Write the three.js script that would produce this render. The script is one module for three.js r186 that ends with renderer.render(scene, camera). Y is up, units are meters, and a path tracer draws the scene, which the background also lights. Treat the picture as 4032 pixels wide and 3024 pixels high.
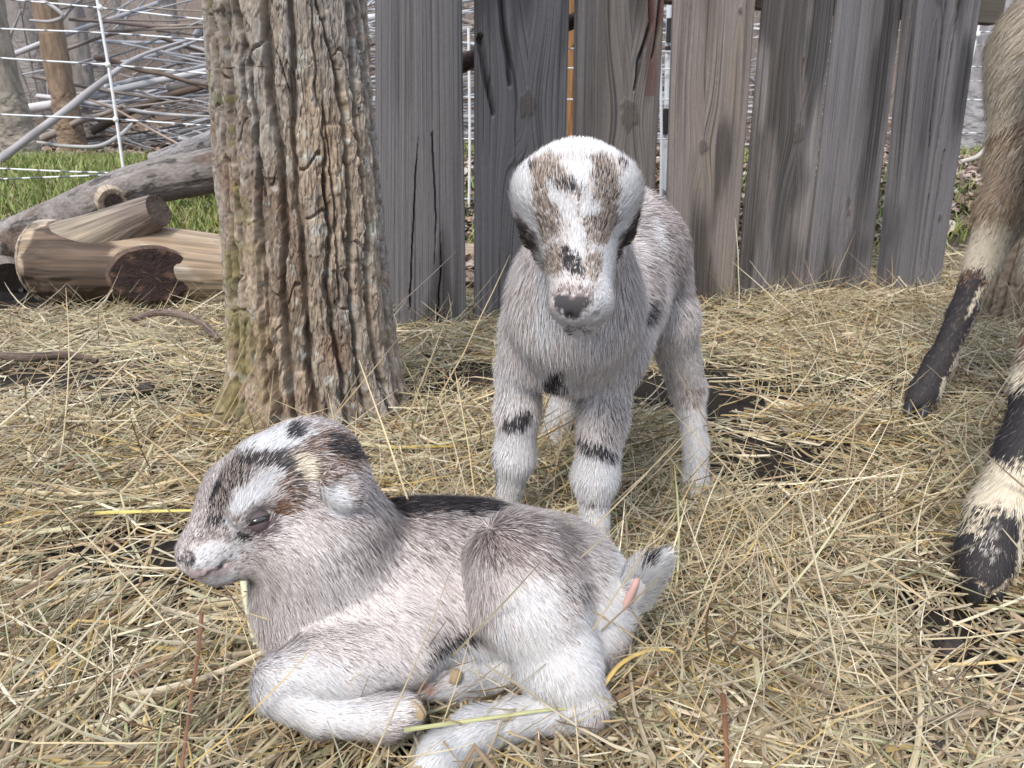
import * as THREE from 'three';
import { mergeGeometries, mergeVertices } from 'three/addons/utils/BufferGeometryUtils.js';

// ---------------------------------------------------------------- camera, sky, sun, exposure
const scene = new THREE.Scene();
const camera = new THREE.PerspectiveCamera(53, 4 / 3, 0.02, 200);
camera.position.set(0, 0.37, 0);
camera.rotation.set(THREE.MathUtils.degToRad(-17.5), 0, 0);
camera.focus = 0.62;
camera.userData.fStop = 26;
scene.add(camera);

const renderer = new THREE.WebGLRenderer({ antialias: true });
renderer.toneMapping = THREE.LinearToneMapping;
renderer.toneMappingExposure = 1.97;
renderer.shadowMap.enabled = true;
renderer.setSize(1024, 768);

{ // thin bright overcast, a little stronger overhead
  const W = 128, Hh = 64, d = new Float32Array(W * Hh * 4);
  for (let y = 0; y < Hh; y++) for (let x = 0; x < W; x++) {
    const el = ((y + 0.5) / Hh - 0.5) * Math.PI, s = Math.max(0, Math.sin(el));
    const k = el > 0 ? 0.42 + 0.48 * s : 0.25, i = (y * W + x) * 4;
    d[i] = 0.9 * k; d[i + 1] = 0.98 * k; d[i + 2] = 1.13 * k; d[i + 3] = 1;
  }
  const sky = new THREE.DataTexture(d, W, Hh, THREE.RGBAFormat, THREE.FloatType);
  sky.mapping = THREE.EquirectangularReflectionMapping;
  sky.magFilter = THREE.LinearFilter; sky.needsUpdate = true;
  scene.background = sky; scene.environment = sky;
}
const sun = new THREE.DirectionalLight(0xfff2e2, 1.75);
sun.position.set(-1.6, 4.2, 2.6);
sun.target.position.set(0, 0, -1);
sun.castShadow = true; sun.shadow.radius = 32;
sun.shadow.mapSize.set(2048, 2048);
Object.assign(sun.shadow.camera, { left: -4, right: 4, top: 4, bottom: -4, near: 0.1, far: 15 });
scene.add(sun, sun.target);

// ---------------------------------------------------------------- helpers
const V = (a, b, c) => new THREE.Vector3(a, b, c), { lerp, clamp } = THREE.MathUtils, smoothstep = (x, a, b) => { const t = Math.min(1, Math.max(0, (x - a) / (b - a))); return t * t * (3 - 2 * t); };
const mix3 = (a, b, t) => [lerp(a[0], b[0], t), lerp(a[1], b[1], t), lerp(a[2], b[2], t)];
function rng(seed) {
  let s = seed >>> 0;
  return () => { s = (s + 0x6d2b79f5) | 0; let t = Math.imul(s ^ (s >>> 15), 1 | s); t = (t + Math.imul(t ^ (t >>> 7), 61 | t)) ^ t; return ((t ^ (t >>> 14)) >>> 0) / 4294967296; };
}
const hash = (x, y, z) => { let h = Math.imul(x, 374761393) ^ Math.imul(y, 668265263) ^ Math.imul(z, 1274126177); h = Math.imul(h ^ (h >>> 13), 1103515245); h ^= h >>> 16; return (h >>> 0) / 4294967296; };
function noise(x, y = 0, z = 0) { // value noise, 0..1
  const ix = Math.floor(x), iy = Math.floor(y), iz = Math.floor(z);
  let a = x - ix, b = y - iy, c = z - iz;
  a = a * a * (3 - 2 * a); b = b * b * (3 - 2 * b); c = c * c * (3 - 2 * c);
  const l = (p, q, t) => p + (q - p) * t;
  return l(l(l(hash(ix, iy, iz), hash(ix + 1, iy, iz), a), l(hash(ix, iy + 1, iz), hash(ix + 1, iy + 1, iz), a), b),
    l(l(hash(ix, iy, iz + 1), hash(ix + 1, iy, iz + 1), a), l(hash(ix, iy + 1, iz + 1), hash(ix + 1, iy + 1, iz + 1), a), b), c);
}
const fbm = (x, y = 0, z = 0, o = 4) => { let s = 0, a = 0.5, n = 0; for (let i = 0; i < o; i++) { s += a * noise(x, y, z); n += a; a *= 0.5; x = x * 2.03 + 17.1; y = y * 2.03 + 5.3; z = z * 2.03 + 9.7; } return s / n; };
function cells(x, y, seed, jit = 0.9) { // F1, F2 and the id of a jittered cell pattern
  const ix = Math.floor(x), iy = Math.floor(y); let f1 = 9, f2 = 9, id = 0;
  for (let j = -1; j <= 1; j++) for (let i = -1; i <= 1; i++) {
    const cx = ix + i, cy = iy + j, h = hash(cx, cy, seed), dx = cx + 0.5 + jit * (h - 0.5) - x, dy = cy + 0.5 + jit * (hash(cx, cy, seed + 7) - 0.5) - y, d = Math.sqrt(dx * dx + dy * dy);
    if (d < f1) { f2 = f1; f1 = d; id = hash(cx, cy, seed + 13); } else if (d < f2) f2 = d;
  }
  return [f1, f2, id];
}
const enc = (c) => Math.round(255 * clamp(c <= 0.0031308 ? c * 12.92 : 1.055 * Math.pow(c, 1 / 2.4) - 0.055, 0, 1));
function colorTex(w, h, fn) { // fn(u, v) gives a linear colour
  const d = new Uint8Array(w * h * 4);
  for (let y = 0; y < h; y++) for (let x = 0; x < w; x++) { const c = fn((x + 0.5) / w, (y + 0.5) / h), i = (y * w + x) * 4; d[i] = enc(c[0]); d[i + 1] = enc(c[1]); d[i + 2] = enc(c[2]); d[i + 3] = 255; }
  const t = new THREE.DataTexture(d, w, h); t.colorSpace = THREE.SRGBColorSpace; t.magFilter = THREE.LinearFilter; t.wrapS = t.wrapT = THREE.RepeatWrapping; t.needsUpdate = true; return t;
}
function grayTex(w, h, fn) {
  const d = new Uint8Array(w * h * 4);
  for (let y = 0; y < h; y++) for (let x = 0; x < w; x++) { const c = Math.round(255 * clamp(fn((x + 0.5) / w, (y + 0.5) / h), 0, 1)), i = (y * w + x) * 4; d[i] = d[i + 1] = d[i + 2] = c; d[i + 3] = 255; }
  const t = new THREE.DataTexture(d, w, h); t.magFilter = THREE.LinearFilter; t.wrapS = t.wrapT = THREE.RepeatWrapping; t.needsUpdate = true; return t;
}
const lin = (r, g, b) => new THREE.Color().setRGB(r, g, b);
const mat = (o) => new THREE.MeshStandardMaterial({ roughness: 0.9, side: THREE.DoubleSide, ...o });
const used = {};
function numbered(n) { const k = used[n] = (used[n] ?? -1) + 1; return k ? n + '_' + String(k).padStart(3, '0') : n; }
function tag(o, label, category, group, kind) {
  if (label) o.userData.label = label;
  if (category) o.userData.category = category;
  if (group) o.userData.group = group;
  if (kind) o.userData.kind = kind;
  return o;
}
function thing(name, label, category, pos = [0, 0, 0], group) {
  const o = new THREE.Group(); o.name = numbered(name); o.position.set(...pos); scene.add(o);
  return tag(o, label, category, group);
}
function part(name, geometry, material, parent = scene) {
  const o = new THREE.Mesh(geometry, material); o.name = parent === scene ? numbered(name) : name; o.castShadow = o.receiveShadow = true; parent.add(o); return o;
}
// a mesh given in world coordinates, hung under a thing whose base is elsewhere
function partW(name, geometry, material, parent) { geometry.translate(-parent.position.x, -parent.position.y, -parent.position.z); return part(name, geometry, material, parent); }
function instanced(name, geometry, material, list, parent, kind) { // list of [matrix, colour]
  const o = new THREE.InstancedMesh(geometry, material, list.length); o.name = name; o.castShadow = o.receiveShadow = true;
  const c = new THREE.Color();
  for (let i = 0; i < list.length; i++) { o.setMatrixAt(i, list[i][0]); o.setColorAt(i, c.setRGB(...list[i][1])); }
  if (kind) o.userData.kind = kind;
  parent.add(o); return o;
}
// a grid surface: fn(u, v) gives [position, colour]
function gridGeo(nu, nv, fn, uvScale = [1, 1], closed = false) {
  const pos = [], col = [], uv = [], idx = [];
  for (let j = 0; j <= nv; j++) for (let i = 0; i <= nu; i++) {
    const [p, c] = fn(i / nu, j / nv); pos.push(p[0], p[1], p[2]); if (c) col.push(c[0], c[1], c[2]); uv.push(i / nu * uvScale[0], j / nv * uvScale[1]);
    if (i < nu && j < nv) { const a = j * (nu + 1) + i, b = a + 1, d = a + nu + 1, e = d + 1; idx.push(a, b, e, a, e, d); }
  }
  const g = new THREE.BufferGeometry(); g.setAttribute('position', new THREE.Float32BufferAttribute(pos, 3));
  if (col.length) g.setAttribute('color', new THREE.Float32BufferAttribute(col, 3));
  g.setAttribute('uv', new THREE.Float32BufferAttribute(uv, 2)); g.setIndex(idx); g.computeVertexNormals();
  if (closed) { // weld the normals along the seam
    const n = g.attributes.normal;
    for (let j = 0; j <= nv; j++) { const a = j * (nu + 1), b = a + nu, v = V(n.getX(a) + n.getX(b), n.getY(a) + n.getY(b), n.getZ(a) + n.getZ(b)).normalize(); n.setXYZ(a, v.x, v.y, v.z); n.setXYZ(b, v.x, v.y, v.z); }
  }
  return g;
}
// a round limb along points [x, y, z, radius]; bump(angle, along) changes the radius, tint(angle, along) gives a colour; both ends closed
function limb(pts, sides, rings, bump, tint, capTint) {
  const curve = new THREE.CatmullRomCurve3(pts.map((p) => V(p[0], p[1], p[2])), false, 'centripetal');
  const L = curve.getLength(), n = pts.length - 1;
  const fr = []; let up = V(0.13, 1, 0.21);
  for (let j = 0; j <= rings; j++) {
    const t = j / rings, p = curve.getPoint(t), d = curve.getTangent(t), x = V().crossVectors(d, up).normalize(), y = V().crossVectors(x, d).normalize(); up = y.clone();
    const k = Math.min(n - 1, Math.floor(t * n)), r = lerp(pts[k][3], pts[k + 1][3], t * n - k); fr.push([p, x, y, r, d]);
  }
  const body = gridGeo(sides, rings, (u, v) => {
    const [p, x, y, r] = fr[Math.round(v * rings)], a = u * Math.PI * 2, R = r + (bump ? bump(u % 1, v * L, r) : 0);
    const q = p.clone().addScaledVector(x, Math.cos(a) * R).addScaledVector(y, Math.sin(a) * R);
    return [[q.x, q.y, q.z], tint ? tint(u % 1, v * L, q) : [1, 1, 1]];
  }, [1, L], true);
  const caps = [0, rings].map((j) => gridGeo(sides, 5, (u, v) => {
    const [p, x, y, r] = fr[j], a = u * Math.PI * 2, R = (r + (bump ? bump(u % 1, j ? L : 0, r) : 0)) * v;
    const q = p.clone().addScaledVector(x, Math.cos(a) * R).addScaledVector(y, Math.sin(a) * R).addScaledVector(fr[j][4], (j ? 1 : -1) * 0.0006 * Math.sin(v * 40));
    return [[q.x, q.y, q.z], capTint ? capTint(u, v) : tint ? tint(u % 1, j ? L : 0, q) : [1, 1, 1]];
  }));
  return mergeGeometries([body, ...caps]);
}


// ---------------------------------------------------------------- the ground
const bank = (D) => 0.24 * smoothstep(D, 1.95, 3.1) + 0.08 * smoothstep(D, 2.8, 4.6) + 0.175 * Math.max(0, D - 5.5) * smoothstep(D, 5.5, 9);
function groundY(x, z) { const D = -z; return bank(D) - 0.02 * smoothstep(D, 1.1, 1.6) * smoothstep(D, 2.7, 2.2) + 0.02 * (fbm(x * 2.1 + 4, z * 2.1, 1, 3) - 0.5) * smoothstep(Math.abs(D), 0.2, 0.9) + (D > 6 ? 0.5 * (fbm(x * 0.2, z * 0.2, 3) - 0.5) : 0); }
{
  const soil = mat({ vertexColors: true, roughness: 1, bumpMap: grayTex(256, 256, (u, v) => 0.6 * fbm(u * 24, v * 24, 2, 4) + 0.4 * noise(u * 110, v * 110)), bumpScale: 0.012 });
  soil.bumpMap.repeat.set(160, 160);
  const g = gridGeo(300, 300, (u, v) => { // cells grow with distance, out to 90 m
    const a = (u - 0.5) * 2, b = (v - 0.5) * 2, x = Math.sign(a) * (2.2 * Math.abs(a) + 88 * Math.pow(Math.abs(a), 5)), z = -1.2 - Math.sign(b) * (2.2 * Math.abs(b) + 88 * Math.pow(Math.abs(b), 5));
    const y = groundY(x, z) + 0.012 * (fbm(x * 16, z * 16, 0, 3) - 0.5);
    const wild = smoothstep(-z + 0.25 * fbm(x * 3, z * 3), 2.0, 2.25), m = fbm(x * 5, z * 5, 8);
    return [[x, y, z], mix3(mix3([0.018, 0.013, 0.010], [0.05, 0.036, 0.026], m), mix3([0.07, 0.05, 0.036], [0.17, 0.125, 0.095], m), wild)];
  }, [1, 1]);
  tag(part('ground', g, soil), 'dark trodden soil of the pen rising to a leaf covered bank behind the fence', undefined, undefined, 'structure');
}


// ---------------------------------------------------------------- the big rough-barked tree
const barkBump = grayTex(512, 512, (u, v) => 0.55 * fbm(u * 60, v * 24, 5, 3) + 0.45 * fbm(u * 160, v * 60, 9, 2));
function barkField(a, h, W) { // a: metres round the trunk (period W), h: metres up; gives [relief 0..1, plate id, flake id, flake edge, plate doming]
  const n = Math.round(W / 0.0275), sp = W / n, x = a / sp + 0.16 * (noise(a * 210, h * 95, 7) - 0.5), i0 = Math.floor(x); let cut = 0, near = 9, id = 0, left = -9;
  for (let i = i0 - 1; i <= i0 + 2; i++) { // wandering furrows, each closing up here and there
    const m = ((i % n) + n) % n, c = i + 0.95 * (noise(h * 5.5, m * 7.31, 1) - 0.5) + 0.42 * (noise(h * 19, m * 3.17, 2) - 0.5) + 0.1 * (noise(h * 60, m * 2.3, 4) - 0.5);
    const open = smoothstep(noise(h * 5.2 + m * 3.7, m * 5.7, 3), 0.2, 0.36), w = (0.0034 + 0.0046 * noise(h * 8, m * 4.4, 5)) * (0.5 + 0.5 * open), d = Math.abs(x - c) * sp;
    cut = Math.max(cut, (0.25 + 0.75 * open) * (1 - smoothstep(d, w * 0.35, w))); near = Math.min(near, d); if (c <= x && c > left) { left = c; id = hash(m, Math.floor(h * 6 + noise(m * 3.3, 1) * 4), 5); }
  }
  const thinCut = 0.55 * smoothstep(noise(h * 9, Math.floor(x * 2) * 1.7, 22), 0.55, 0.7) * (1 - smoothstep(Math.abs(x * 2 - Math.floor(x * 2) - 0.3 - 0.5 * noise(h * 14, Math.floor(x * 2) * 3.1, 8)) * sp * 0.5, 0.0007, 0.0028));
  const level = h * 15 + 1.4 * (noise(a * 50, h * 9, 17) - 0.5) + 7 * hash(i0, 3, 1), cross = 0.4 * smoothstep(hash(Math.floor(level), i0, 9), 0.6, 0.65) * (1 - smoothstep(Math.abs(level - Math.floor(level) - 0.5) / 15, 0.0006, 0.003));
  const [g1, g2, id2] = cells(a * 105 + 1.5 * noise(a * 140, h * 90), h * 25 + 1.1 * noise(a * 160, h * 40, 2), 31, 0.95);
  return [1 - Math.max(cut, thinCut, cross), id, id2, smoothstep(g2 - g1, 0.0, 0.14), Math.min(1, near / (sp * 0.5))];
}
function barkTree(name, label, base, r0, rTop, lean, hFine, hTop, sides, rings, depth, tintFn, root, group) {
  const t = thing(name, label, 'tree', base, group), W = 2 * Math.PI * r0;
  const axis = (h) => [lean[0] * h, h, lean[1] * h];
  const radius = (h) => lerp(r0, rTop, smoothstep(h, 0, hFine) * 0.7 + 0.3 * clamp(h / hFine, 0, 1)) * (h > hFine ? lerp(1, 0.45, (h - hFine) / (hTop - hFine)) : 1);
  const build = (h0, h1, nu, nv) => gridGeo(nu, nv, (u, v) => {
    const h = lerp(h0, h1, v), th = u * Math.PI * 2 - 0.5 * (Math.sin(u * Math.PI * 2 - 4.712) - 1), a = (th / (Math.PI * 2) % 1) * W, [rel, id, id2, crack, dome] = barkField(a, h, W);
    const rough = 1 - Math.abs(2 * fbm(a * 170, h * 38, 14, 3) - 1), fine = fbm(a * 280, h * 75, 3, 2), mid = fbm(a * 120, h * 22, 6, 3);
    let R = radius(h) + depth * (rel - 1) + depth * 0.25 * (id - 0.5) * rel + depth * 0.17 * (id2 - 0.5) * rel + depth * 0.1 * (crack - 1) + depth * 0.2 * Math.sqrt(dome) + 0.004 * (mid - 0.5) + 0.0036 * (rough - 0.7) * (0.4 + 0.6 * rel) + 0.0016 * (fine - 0.5) + 0.012 * (noise(a * 4, h * 2.5, 40) - 0.5);
    if (root) R += root(th, h);
    const [cx, cy, cz] = axis(h);
    return [[cx + Math.cos(th) * R, cy, cz - Math.sin(th) * R], tintFn(a, h, th, id, id2, rel, mid, fine)];
  }, [W * 2, (h1 - h0) * 2], true);
  const m = mat({ vertexColors: true, roughness: 0.95, bumpMap: barkBump, bumpScale: 0.005 });
  const tr = part('trunk', mergeGeometries([build(-0.05, hFine, sides, rings), build(hFine, hTop, Math.min(sides, 200), 160)]), m, t);
  return [t, tr, axis, radius, m];
}
function oakTint(a, h, th, id, id2, rel, mid, fine) {
  let c = mix3([0.19, 0.15, 0.115], [0.385, 0.31, 0.235], clamp(0.5 + 0.9 * (id - 0.5) + 0.9 * (id2 - 0.5) + 0.9 * (mid - 0.5), 0, 1));
  c = mix3(c, [0.25, 0.24, 0.23], clamp(2.2 * fbm(a * 9, h * 5, 50) - 0.75 + 0.5 * (id2 - 0.5), 0, 0.85)); // grey weathered plates
  c = mix3(c, [0.20, 0.12, 0.075], clamp(2.6 * fbm(a * 22, h * 16, 61) - 1.35, 0, 0.7)); // fresh reddish flakes
  c = mix3(c, [0.42, 0.43, 0.40], 0.6 * smoothstep(fbm(a * 70, h * 60, 77, 3), 0.68, 0.76)); // lichen crust
  const side = Math.cos(th - 3.5); // moss keeps to the side turned to the left, thick near the foot
  const moss = smoothstep(fbm(a * 70, h * 60, 90, 4) + 0.28 * smoothstep(h, 0.36, 0.05) - 0.12 + 0.05 * side, 0.52, 0.68) * smoothstep(side, 0.5, 0.85);
  c = mix3(c, mix3([0.085, 0.09, 0.02], [0.2, 0.175, 0.055], fine), moss * 0.65);
  const k = (0.72 + 0.5 * fine) * (0.8 + 0.4 * noise(a * 520, h * 330, 3)); return [c[0] * k, c[1] * k, c[2] * k];
}
{
  const lump = (th, h, t0, w, amp, h0) => amp * Math.exp(-(((((th - t0 + 9.42478) % 6.28319) - 3.14159) / w) ** 2)) * Math.exp(-Math.max(0, h) / h0);
  const [t, , axis, radius, m] = barkTree('oak_tree', 'thick oak trunk with deeply furrowed bark, mossy at its left foot', [-.272, -.0069, -1.03], 0.104, 0.083, [-0.004, 0.0], 0.84, 3.2, 600, 520, 0.0155, oakTint,
    (th, h) => lump(th, h, 3.75, 0.5, 0.075, 0.045) + lump(th, h, 4.6, 0.9, 0.012, 0.09) + lump(th, h, 5.6, 0.5, 0.03, 0.05) + lump(th, h, 0, 0.7, 0.02, 0.06) + lump(th, h, 2.2, 0.5, 0.06, 0.06));
  t.position.y = 0.0;
  const r = rng(5);
  for (let i = 0; i < 5; i++) { // limbs above the picture
    const h = 2.0 + 0.24 * i, th = i * 2.4 + 0.6, [x, y, z] = axis(h), pts = [];
    for (let k = 0; k < 5; k++) pts.push([x + Math.cos(th) * k * 0.35, y + k * 0.22 + 0.05 * r(), z + Math.sin(th) * k * 0.35, 0.035 * (1 - k * 0.2) + 0.004]);
    part('limb', limb(pts, 14, 30, (a, v) => 0.004 * (fbm(a * 9, v * 9, i) - 0.5), () => [0.22, 0.18, 0.14]), m, t);
  }
}


// ---------------------------------------------------------------- board fence
const FA = [-.1018, 0, -1.6409], FU = V(0.94067, 0, -0.33934), FN = V(0.33934, 0, 0.94067); // a point of its face, along it to the right, out of its face
const onFence = (s, y, out = 0) => V(FA[0], 0, FA[2]).addScaledVector(FU, s).addScaledVector(FN, out).setY(y);
{
  const fence = thing('board_fence', 'weathered grey upright board fence behind the standing kid', 'fence', [FA[0], 0, FA[2]]);
  // corners as (along, up): bottom left, bottom right, top left, top right
  const B = [
    { c: [[-.1941, .0148], [.0052, -.0004], [-.1618, .6212], [.0083, .6303]], seed: 1, tone: 0.127, brown: 0.25, knots: [], cracks: [[[0.66, 0], [0.72, 0.2], [0.70, 0.45]], [[0.62, 0.62], [0.66, 0.36], [0.62, 0.0]], [[0.36, 0.05], [0.43, 0.5], [0.5, 0.72]]], w: 0.0024, thick: 0.022 },
    { c: [[.0232, -.0018], [.2316, -.0177], [.0336, .6317], [.2337, .6424]], seed: 2, tone: 0.101, brown: 0.12, knots: [[0.55, 0.70, 0.036], [0.42, 0.52, 0.012]], cracks: [[[0.22, 1.15], [0.27, 0.93], [0.33, 0.84], [0.35, 0.76]], [[0.03, 0.89], [0.1, 0.77], [0.17, 0.67]]], w: 0.011, split: 0, thick: 0.022 },
    { c: [[.2594, -.0198], [.4601, -.0352], [.2521, .6434], [.4565, .6544]], seed: 3, tone: 0.119, brown: 0.65, knots: [[0.62, 0.66, 0.04]], cracks: [[[0.80, 1.1], [0.85, 0.95], [0.72, 0.83], [0.68, 0.74]], [[0.97, 1.1], [0.93, 0.92], [0.88, 0.84]]], w: 0.008, split: 1, thick: 0.022 },
    { c: [[.4928, .0017], [.6934, -.0121], [.4721, .6553], [.6816, .6665]], seed: 4, tone: 0.161, brown: 0.7, knots: [[0.42, 0.545, 0.022], [0.8, 0.98, 0.01]], cracks: [], w: 0.003 },
    { c: [[.7004, -.001], [.9022, -.0145], [.6998, .6675], [.8965, .6781]], seed: 5, tone: 0.161, brown: 0.6, knots: [[0.66, 0.58, 0.028]], cracks: [[[0.63, 0.82], [0.65, 0.72]]], w: 0.003 },
    { c: [[.9085, .003], [1.1176, -.0103], [.9043, .6785], [1.0993, .689]], seed: 6, tone: 0.14, brown: 0.25, knots: [[0.5, 0.33, 0.016], [0.52, 0.29, 0.01]], cracks: [], w: 0.003 },
    { c: [[1.1489, -.0024], [1.3284, -.0135], [1.1063, .6893], [1.3049, .7]], seed: 7, tone: 0.132, brown: 0.2, knots: [[0.78, 0.26, 0.012], [0.3, 1.0, 0.016], [0.6, 1.0, 0.016]], cracks: [[[0.63, 1.1], [0.59, 0.7], [0.52, 0.3], [0.47, -0.1]], [[0.7, 0.5], [0.66, 0.2], [0.64, -0.1]], [[0.42, 1.1], [0.40, 0.6], [0.44, 0.4]]], w: 0.0025, thick: 0.05, out: 0.03 },
  ];
  const sd = (px, py, pts, ax, ay) => { let m = 9; for (let i = 0; i + 1 < pts.length; i++) { const [x0, y0] = pts[i], [x1, y1] = pts[i + 1], ex = (x1 - x0) * ax, ey = (y1 - y0) * ay, qx = (px - x0) * ax, qy = (py - y0) * ay, t = clamp((qx * ex + qy * ey) / (ex * ex + ey * ey), 0, 1); m = Math.min(m, Math.hypot(qx - ex * t, qy - ey * t) + 0.0015 * (i === pts.length - 2 ? t * 2 : 0)); } return m; };
  B.forEach((b, bi) => {
    const [bl, br, tl, tr] = b.c, top = tl[1], y0 = -0.06, y1 = 1.25, sAt = (e0, e1, y) => lerp(e0[0], e1[0], (y - e0[1]) / (e1[1] - e0[1])); // straight on past the corners
    bl[0] += 0.002; tl[0] += 0.002; br[0] -= 0.002; tr[0] -= 0.002;
    const W = br[0] - bl[0], th = b.thick ?? 0.011, out = (b.out ?? 0) + 0.004 * Math.sin(bi * 2.3);
    // grain: growth lines that run up the board and swerve round the knots
    const grain = (u, y) => { let x = u * W * 1000; for (const [ku, kv, kr] of b.knots) { const dx = (u - ku) * W, dy = (y - kv * top) * 0.35, d2 = dx * dx + dy * dy; x += 1000 * kr * 0.9 * Math.sign(dx) * Math.exp(-d2 / (kr * kr * 2.2)); } return x + 14 * (noise(u * 2, y * 2.2, b.seed) - 0.5); };
    const knotAt = (u, y) => { let k = 0; for (const [ku, kv, kr] of b.knots) { const d = Math.hypot((u - ku) * W, (y - kv * top) * 0.7) / kr + 0.5 * (fbm(u * W * 90, y * 90, b.seed, 3) - 0.5); k = Math.max(k, 1 - smoothstep(d, 0.45, 0.62)); } return k; };
    const tex = colorTex(256, 1536, (u, v) => {
      const y = lerp(y0, y1, v), x = grain(u, y), fine = 0.5 * noise(x * 0.5, y * 3, b.seed * 5) + 0.5 * noise(x * 1.7, y * 9, b.seed * 3), hair = 0.6 * noise(x * 2.9, y * 26, b.seed) + 0.4 * noise(u * 60, y * 260, b.seed), kn = knotAt(u, y);
      const rg = 0.5 + 0.5 * Math.sin(x * 0.42 + 5 * noise(x * 0.03, y * 1.1, b.seed * 11)), ring = rg * rg;
      const check = smoothstep(noise(x * 0.7, y * 2.1, b.seed + 60), 0.74, 0.84), rain = smoothstep(noise(x * 1.7, y * 3.3, b.seed + 70), 0.66, 0.9);
      const stain = smoothstep(fbm(u * 2.6 + b.seed * 3, y * 2.6, b.seed, 4), 0.5, 0.7), run = smoothstep(fbm(u * 10, y * 1.5, b.seed + 20, 4), 0.52, 0.72);
      let k = b.tone * (0.76 + 0.13 * ring + 0.32 * fine + 0.38 * hair + 0.2 * rain);
      k *= (1 - 0.62 * stain * (0.5 + fine)) * (1 - 0.3 * run) * (1 - 0.55 * check);
      const br0 = clamp(b.brown * 1.35 * fbm(u * 3 + 7, y * 1.8, b.seed + 40, 3) + 0.3 * b.brown - 0.1 + 0.3 * (ring - 0.4), 0, 1);
      let c = mix3([k * 1.0, k * 0.99, k * 1.08], [k * 1.2, k * 1.0, k * 0.84], br0);
      if (kn) { const d = 0.45 + 0.8 * noise(u * W * 700, y * 700, 3) + 0.3 * Math.sin(x * 0.9); c = mix3(c, [0.085 * d, 0.07 * d, 0.06 * d], kn * 0.62); }
      if (b.split === 1 && u > 0.8 && y > 0.72 * top) c = mix3(c, [0.10, 0.05, 0.045], 0.75 * smoothstep(noise(u * 20, y * 14, 2), 0.3, 0.5));
      return c;
    });
    const bump = grayTex(256, 1024, (u, v) => { const y = lerp(y0, y1, v), x = grain(u, y); return 0.5 * noise(x * 0.55, y * 3, b.seed) + 0.3 * noise(x * 1.6, y * 9, b.seed) + 0.2 * fbm(u * 60, y * 40, 1, 2); });
    const m = mat({ map: tex, bumpMap: bump, bumpScale: 0.0018, roughness: 0.85 });
    const nu = 120, nv = 300;
    const place = (u, y, d) => { const rough = 0.0022 * (fbm(y * 9, b.seed + (u < 0.5 ? 0 : 30), 0, 3) - 0.5) * (u === 0 || u === 1 ? 1 : 0); const s = lerp(sAt(bl, tl, y), sAt(br, tr, y), u) + rough; const p = onFence(s, y, out + d).sub(fence.position); return [p.x, p.y, p.z]; };
    const foot = (u) => 0.012 * (fbm(u * 6, b.seed, 0, 3) - 0.5);
    const face = (u, v) => {
      const y = lerp(y0 + foot(u), y1, v); let d = 0.0014 * (noise(grain(u, y) * 0.3, y * 2, b.seed) - 0.5) + 0.003 * (fbm(u * 3, y * 4, b.seed, 2) - 0.5);
      const e = Math.min(u, 1 - u) * W; d -= 0.004 * Math.exp(-e / 0.0025);
      for (const cr of b.cracks) { const q = sd(u + 0.02 * (fbm(y * 30, bi, 3, 3) - 0.5), y / top, cr, W, top); d -= Math.max(th * 0.85, 0.009) * (1 - smoothstep(q, b.w * 0.35, b.w * 0.8)); }
      const kn = knotAt(u, y); d += 0.0018 * kn;
      return [place(u, y, d), null];
    };
    const front = gridGeo(nu, nv, face);
    const strip = (pa, pb, n) => gridGeo(1, n, (u, v) => [u < 0.5 ? pa(v) : pb(v), null]);
    const left = gridGeo(1, nv, (u, v) => { const q = face(0, v)[0], y = lerp(y0 + foot(0), y1, v); return [u < 0.5 ? place(0, y, -th) : q, null]; }, [0.1, 1]);
    const right = gridGeo(1, nv, (u, v) => { const q = face(1, v)[0], y = lerp(y0 + foot(1), y1, v); return [u < 0.5 ? q : place(1, y, -th), null]; }, [0.1, 1]);
    const back = gridGeo(4, 40, (u, v) => [place(1 - u, lerp(y0 + foot(1 - u), y1, v), -th), null]);
    const capT = gridGeo(1, 1, (u, v) => [place(u, y1, v < 0.5 ? 0 : -th), null]);
    part('board', mergeGeometries([front, left, right, back, capT]), m, fence);
  });
  const railM = mat({ map: colorTex(256, 32, (u, v) => { const k = 0.08 * (0.6 + 0.8 * fbm(u * 8, v * 30, 3)); return [k * 1.15, k, k * 0.85]; }), roughness: 0.9 });
  for (const y of [0.70, 1.12]) {
    const g = new THREE.BoxGeometry(1.95, 0.085, 0.04, 40, 3, 1), p = onFence(0.48, y, -0.05).sub(fence.position); g.rotateY(Math.atan2(0.33934, 0.94067)); g.translate(p.x, p.y, p.z);
    part('rail', g, railM, fence);
  }
}


// ---------------------------------------------------------------- logs by the tree
const mottle = colorTex(512, 1024, (u, v) => { const k = clamp(0.55 + 0.5 * (fbm(u * 30, v * 40, 3, 4) - 0.5) + 0.4 * noise(u * 90, v * 150, 4) - 0.45 * smoothstep(fbm(u * 16, v * 26, 8, 3), 0.6, 0.7), 0.2, 1); return [k, k * 0.98, k * 0.96]; });
const barkM = mat({ vertexColors: true, roughness: 0.9, map: mottle, color: lin(1.3, 1.3, 1.3), bumpMap: grayTex(256, 256, (u, v) => 0.6 * fbm(u * 26, v * 30, 4, 3) + 0.4 * noise(u * 90, v * 120)), bumpScale: 0.003 });
const grainTex = colorTex(512, 1024, (u, v) => { const a = noise(u * 150, v * 10, 1), b = fbm(u * 40, v * 12, 5, 4), c = smoothstep(noise(u * 70, v * 7, 9), 0.72, 0.82), k = clamp(0.42 + 0.4 * a + 0.5 * (b - 0.4), 0.2, 1) * (1 - 0.5 * c); return [k, k * 0.97, k * 0.93]; });
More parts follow.
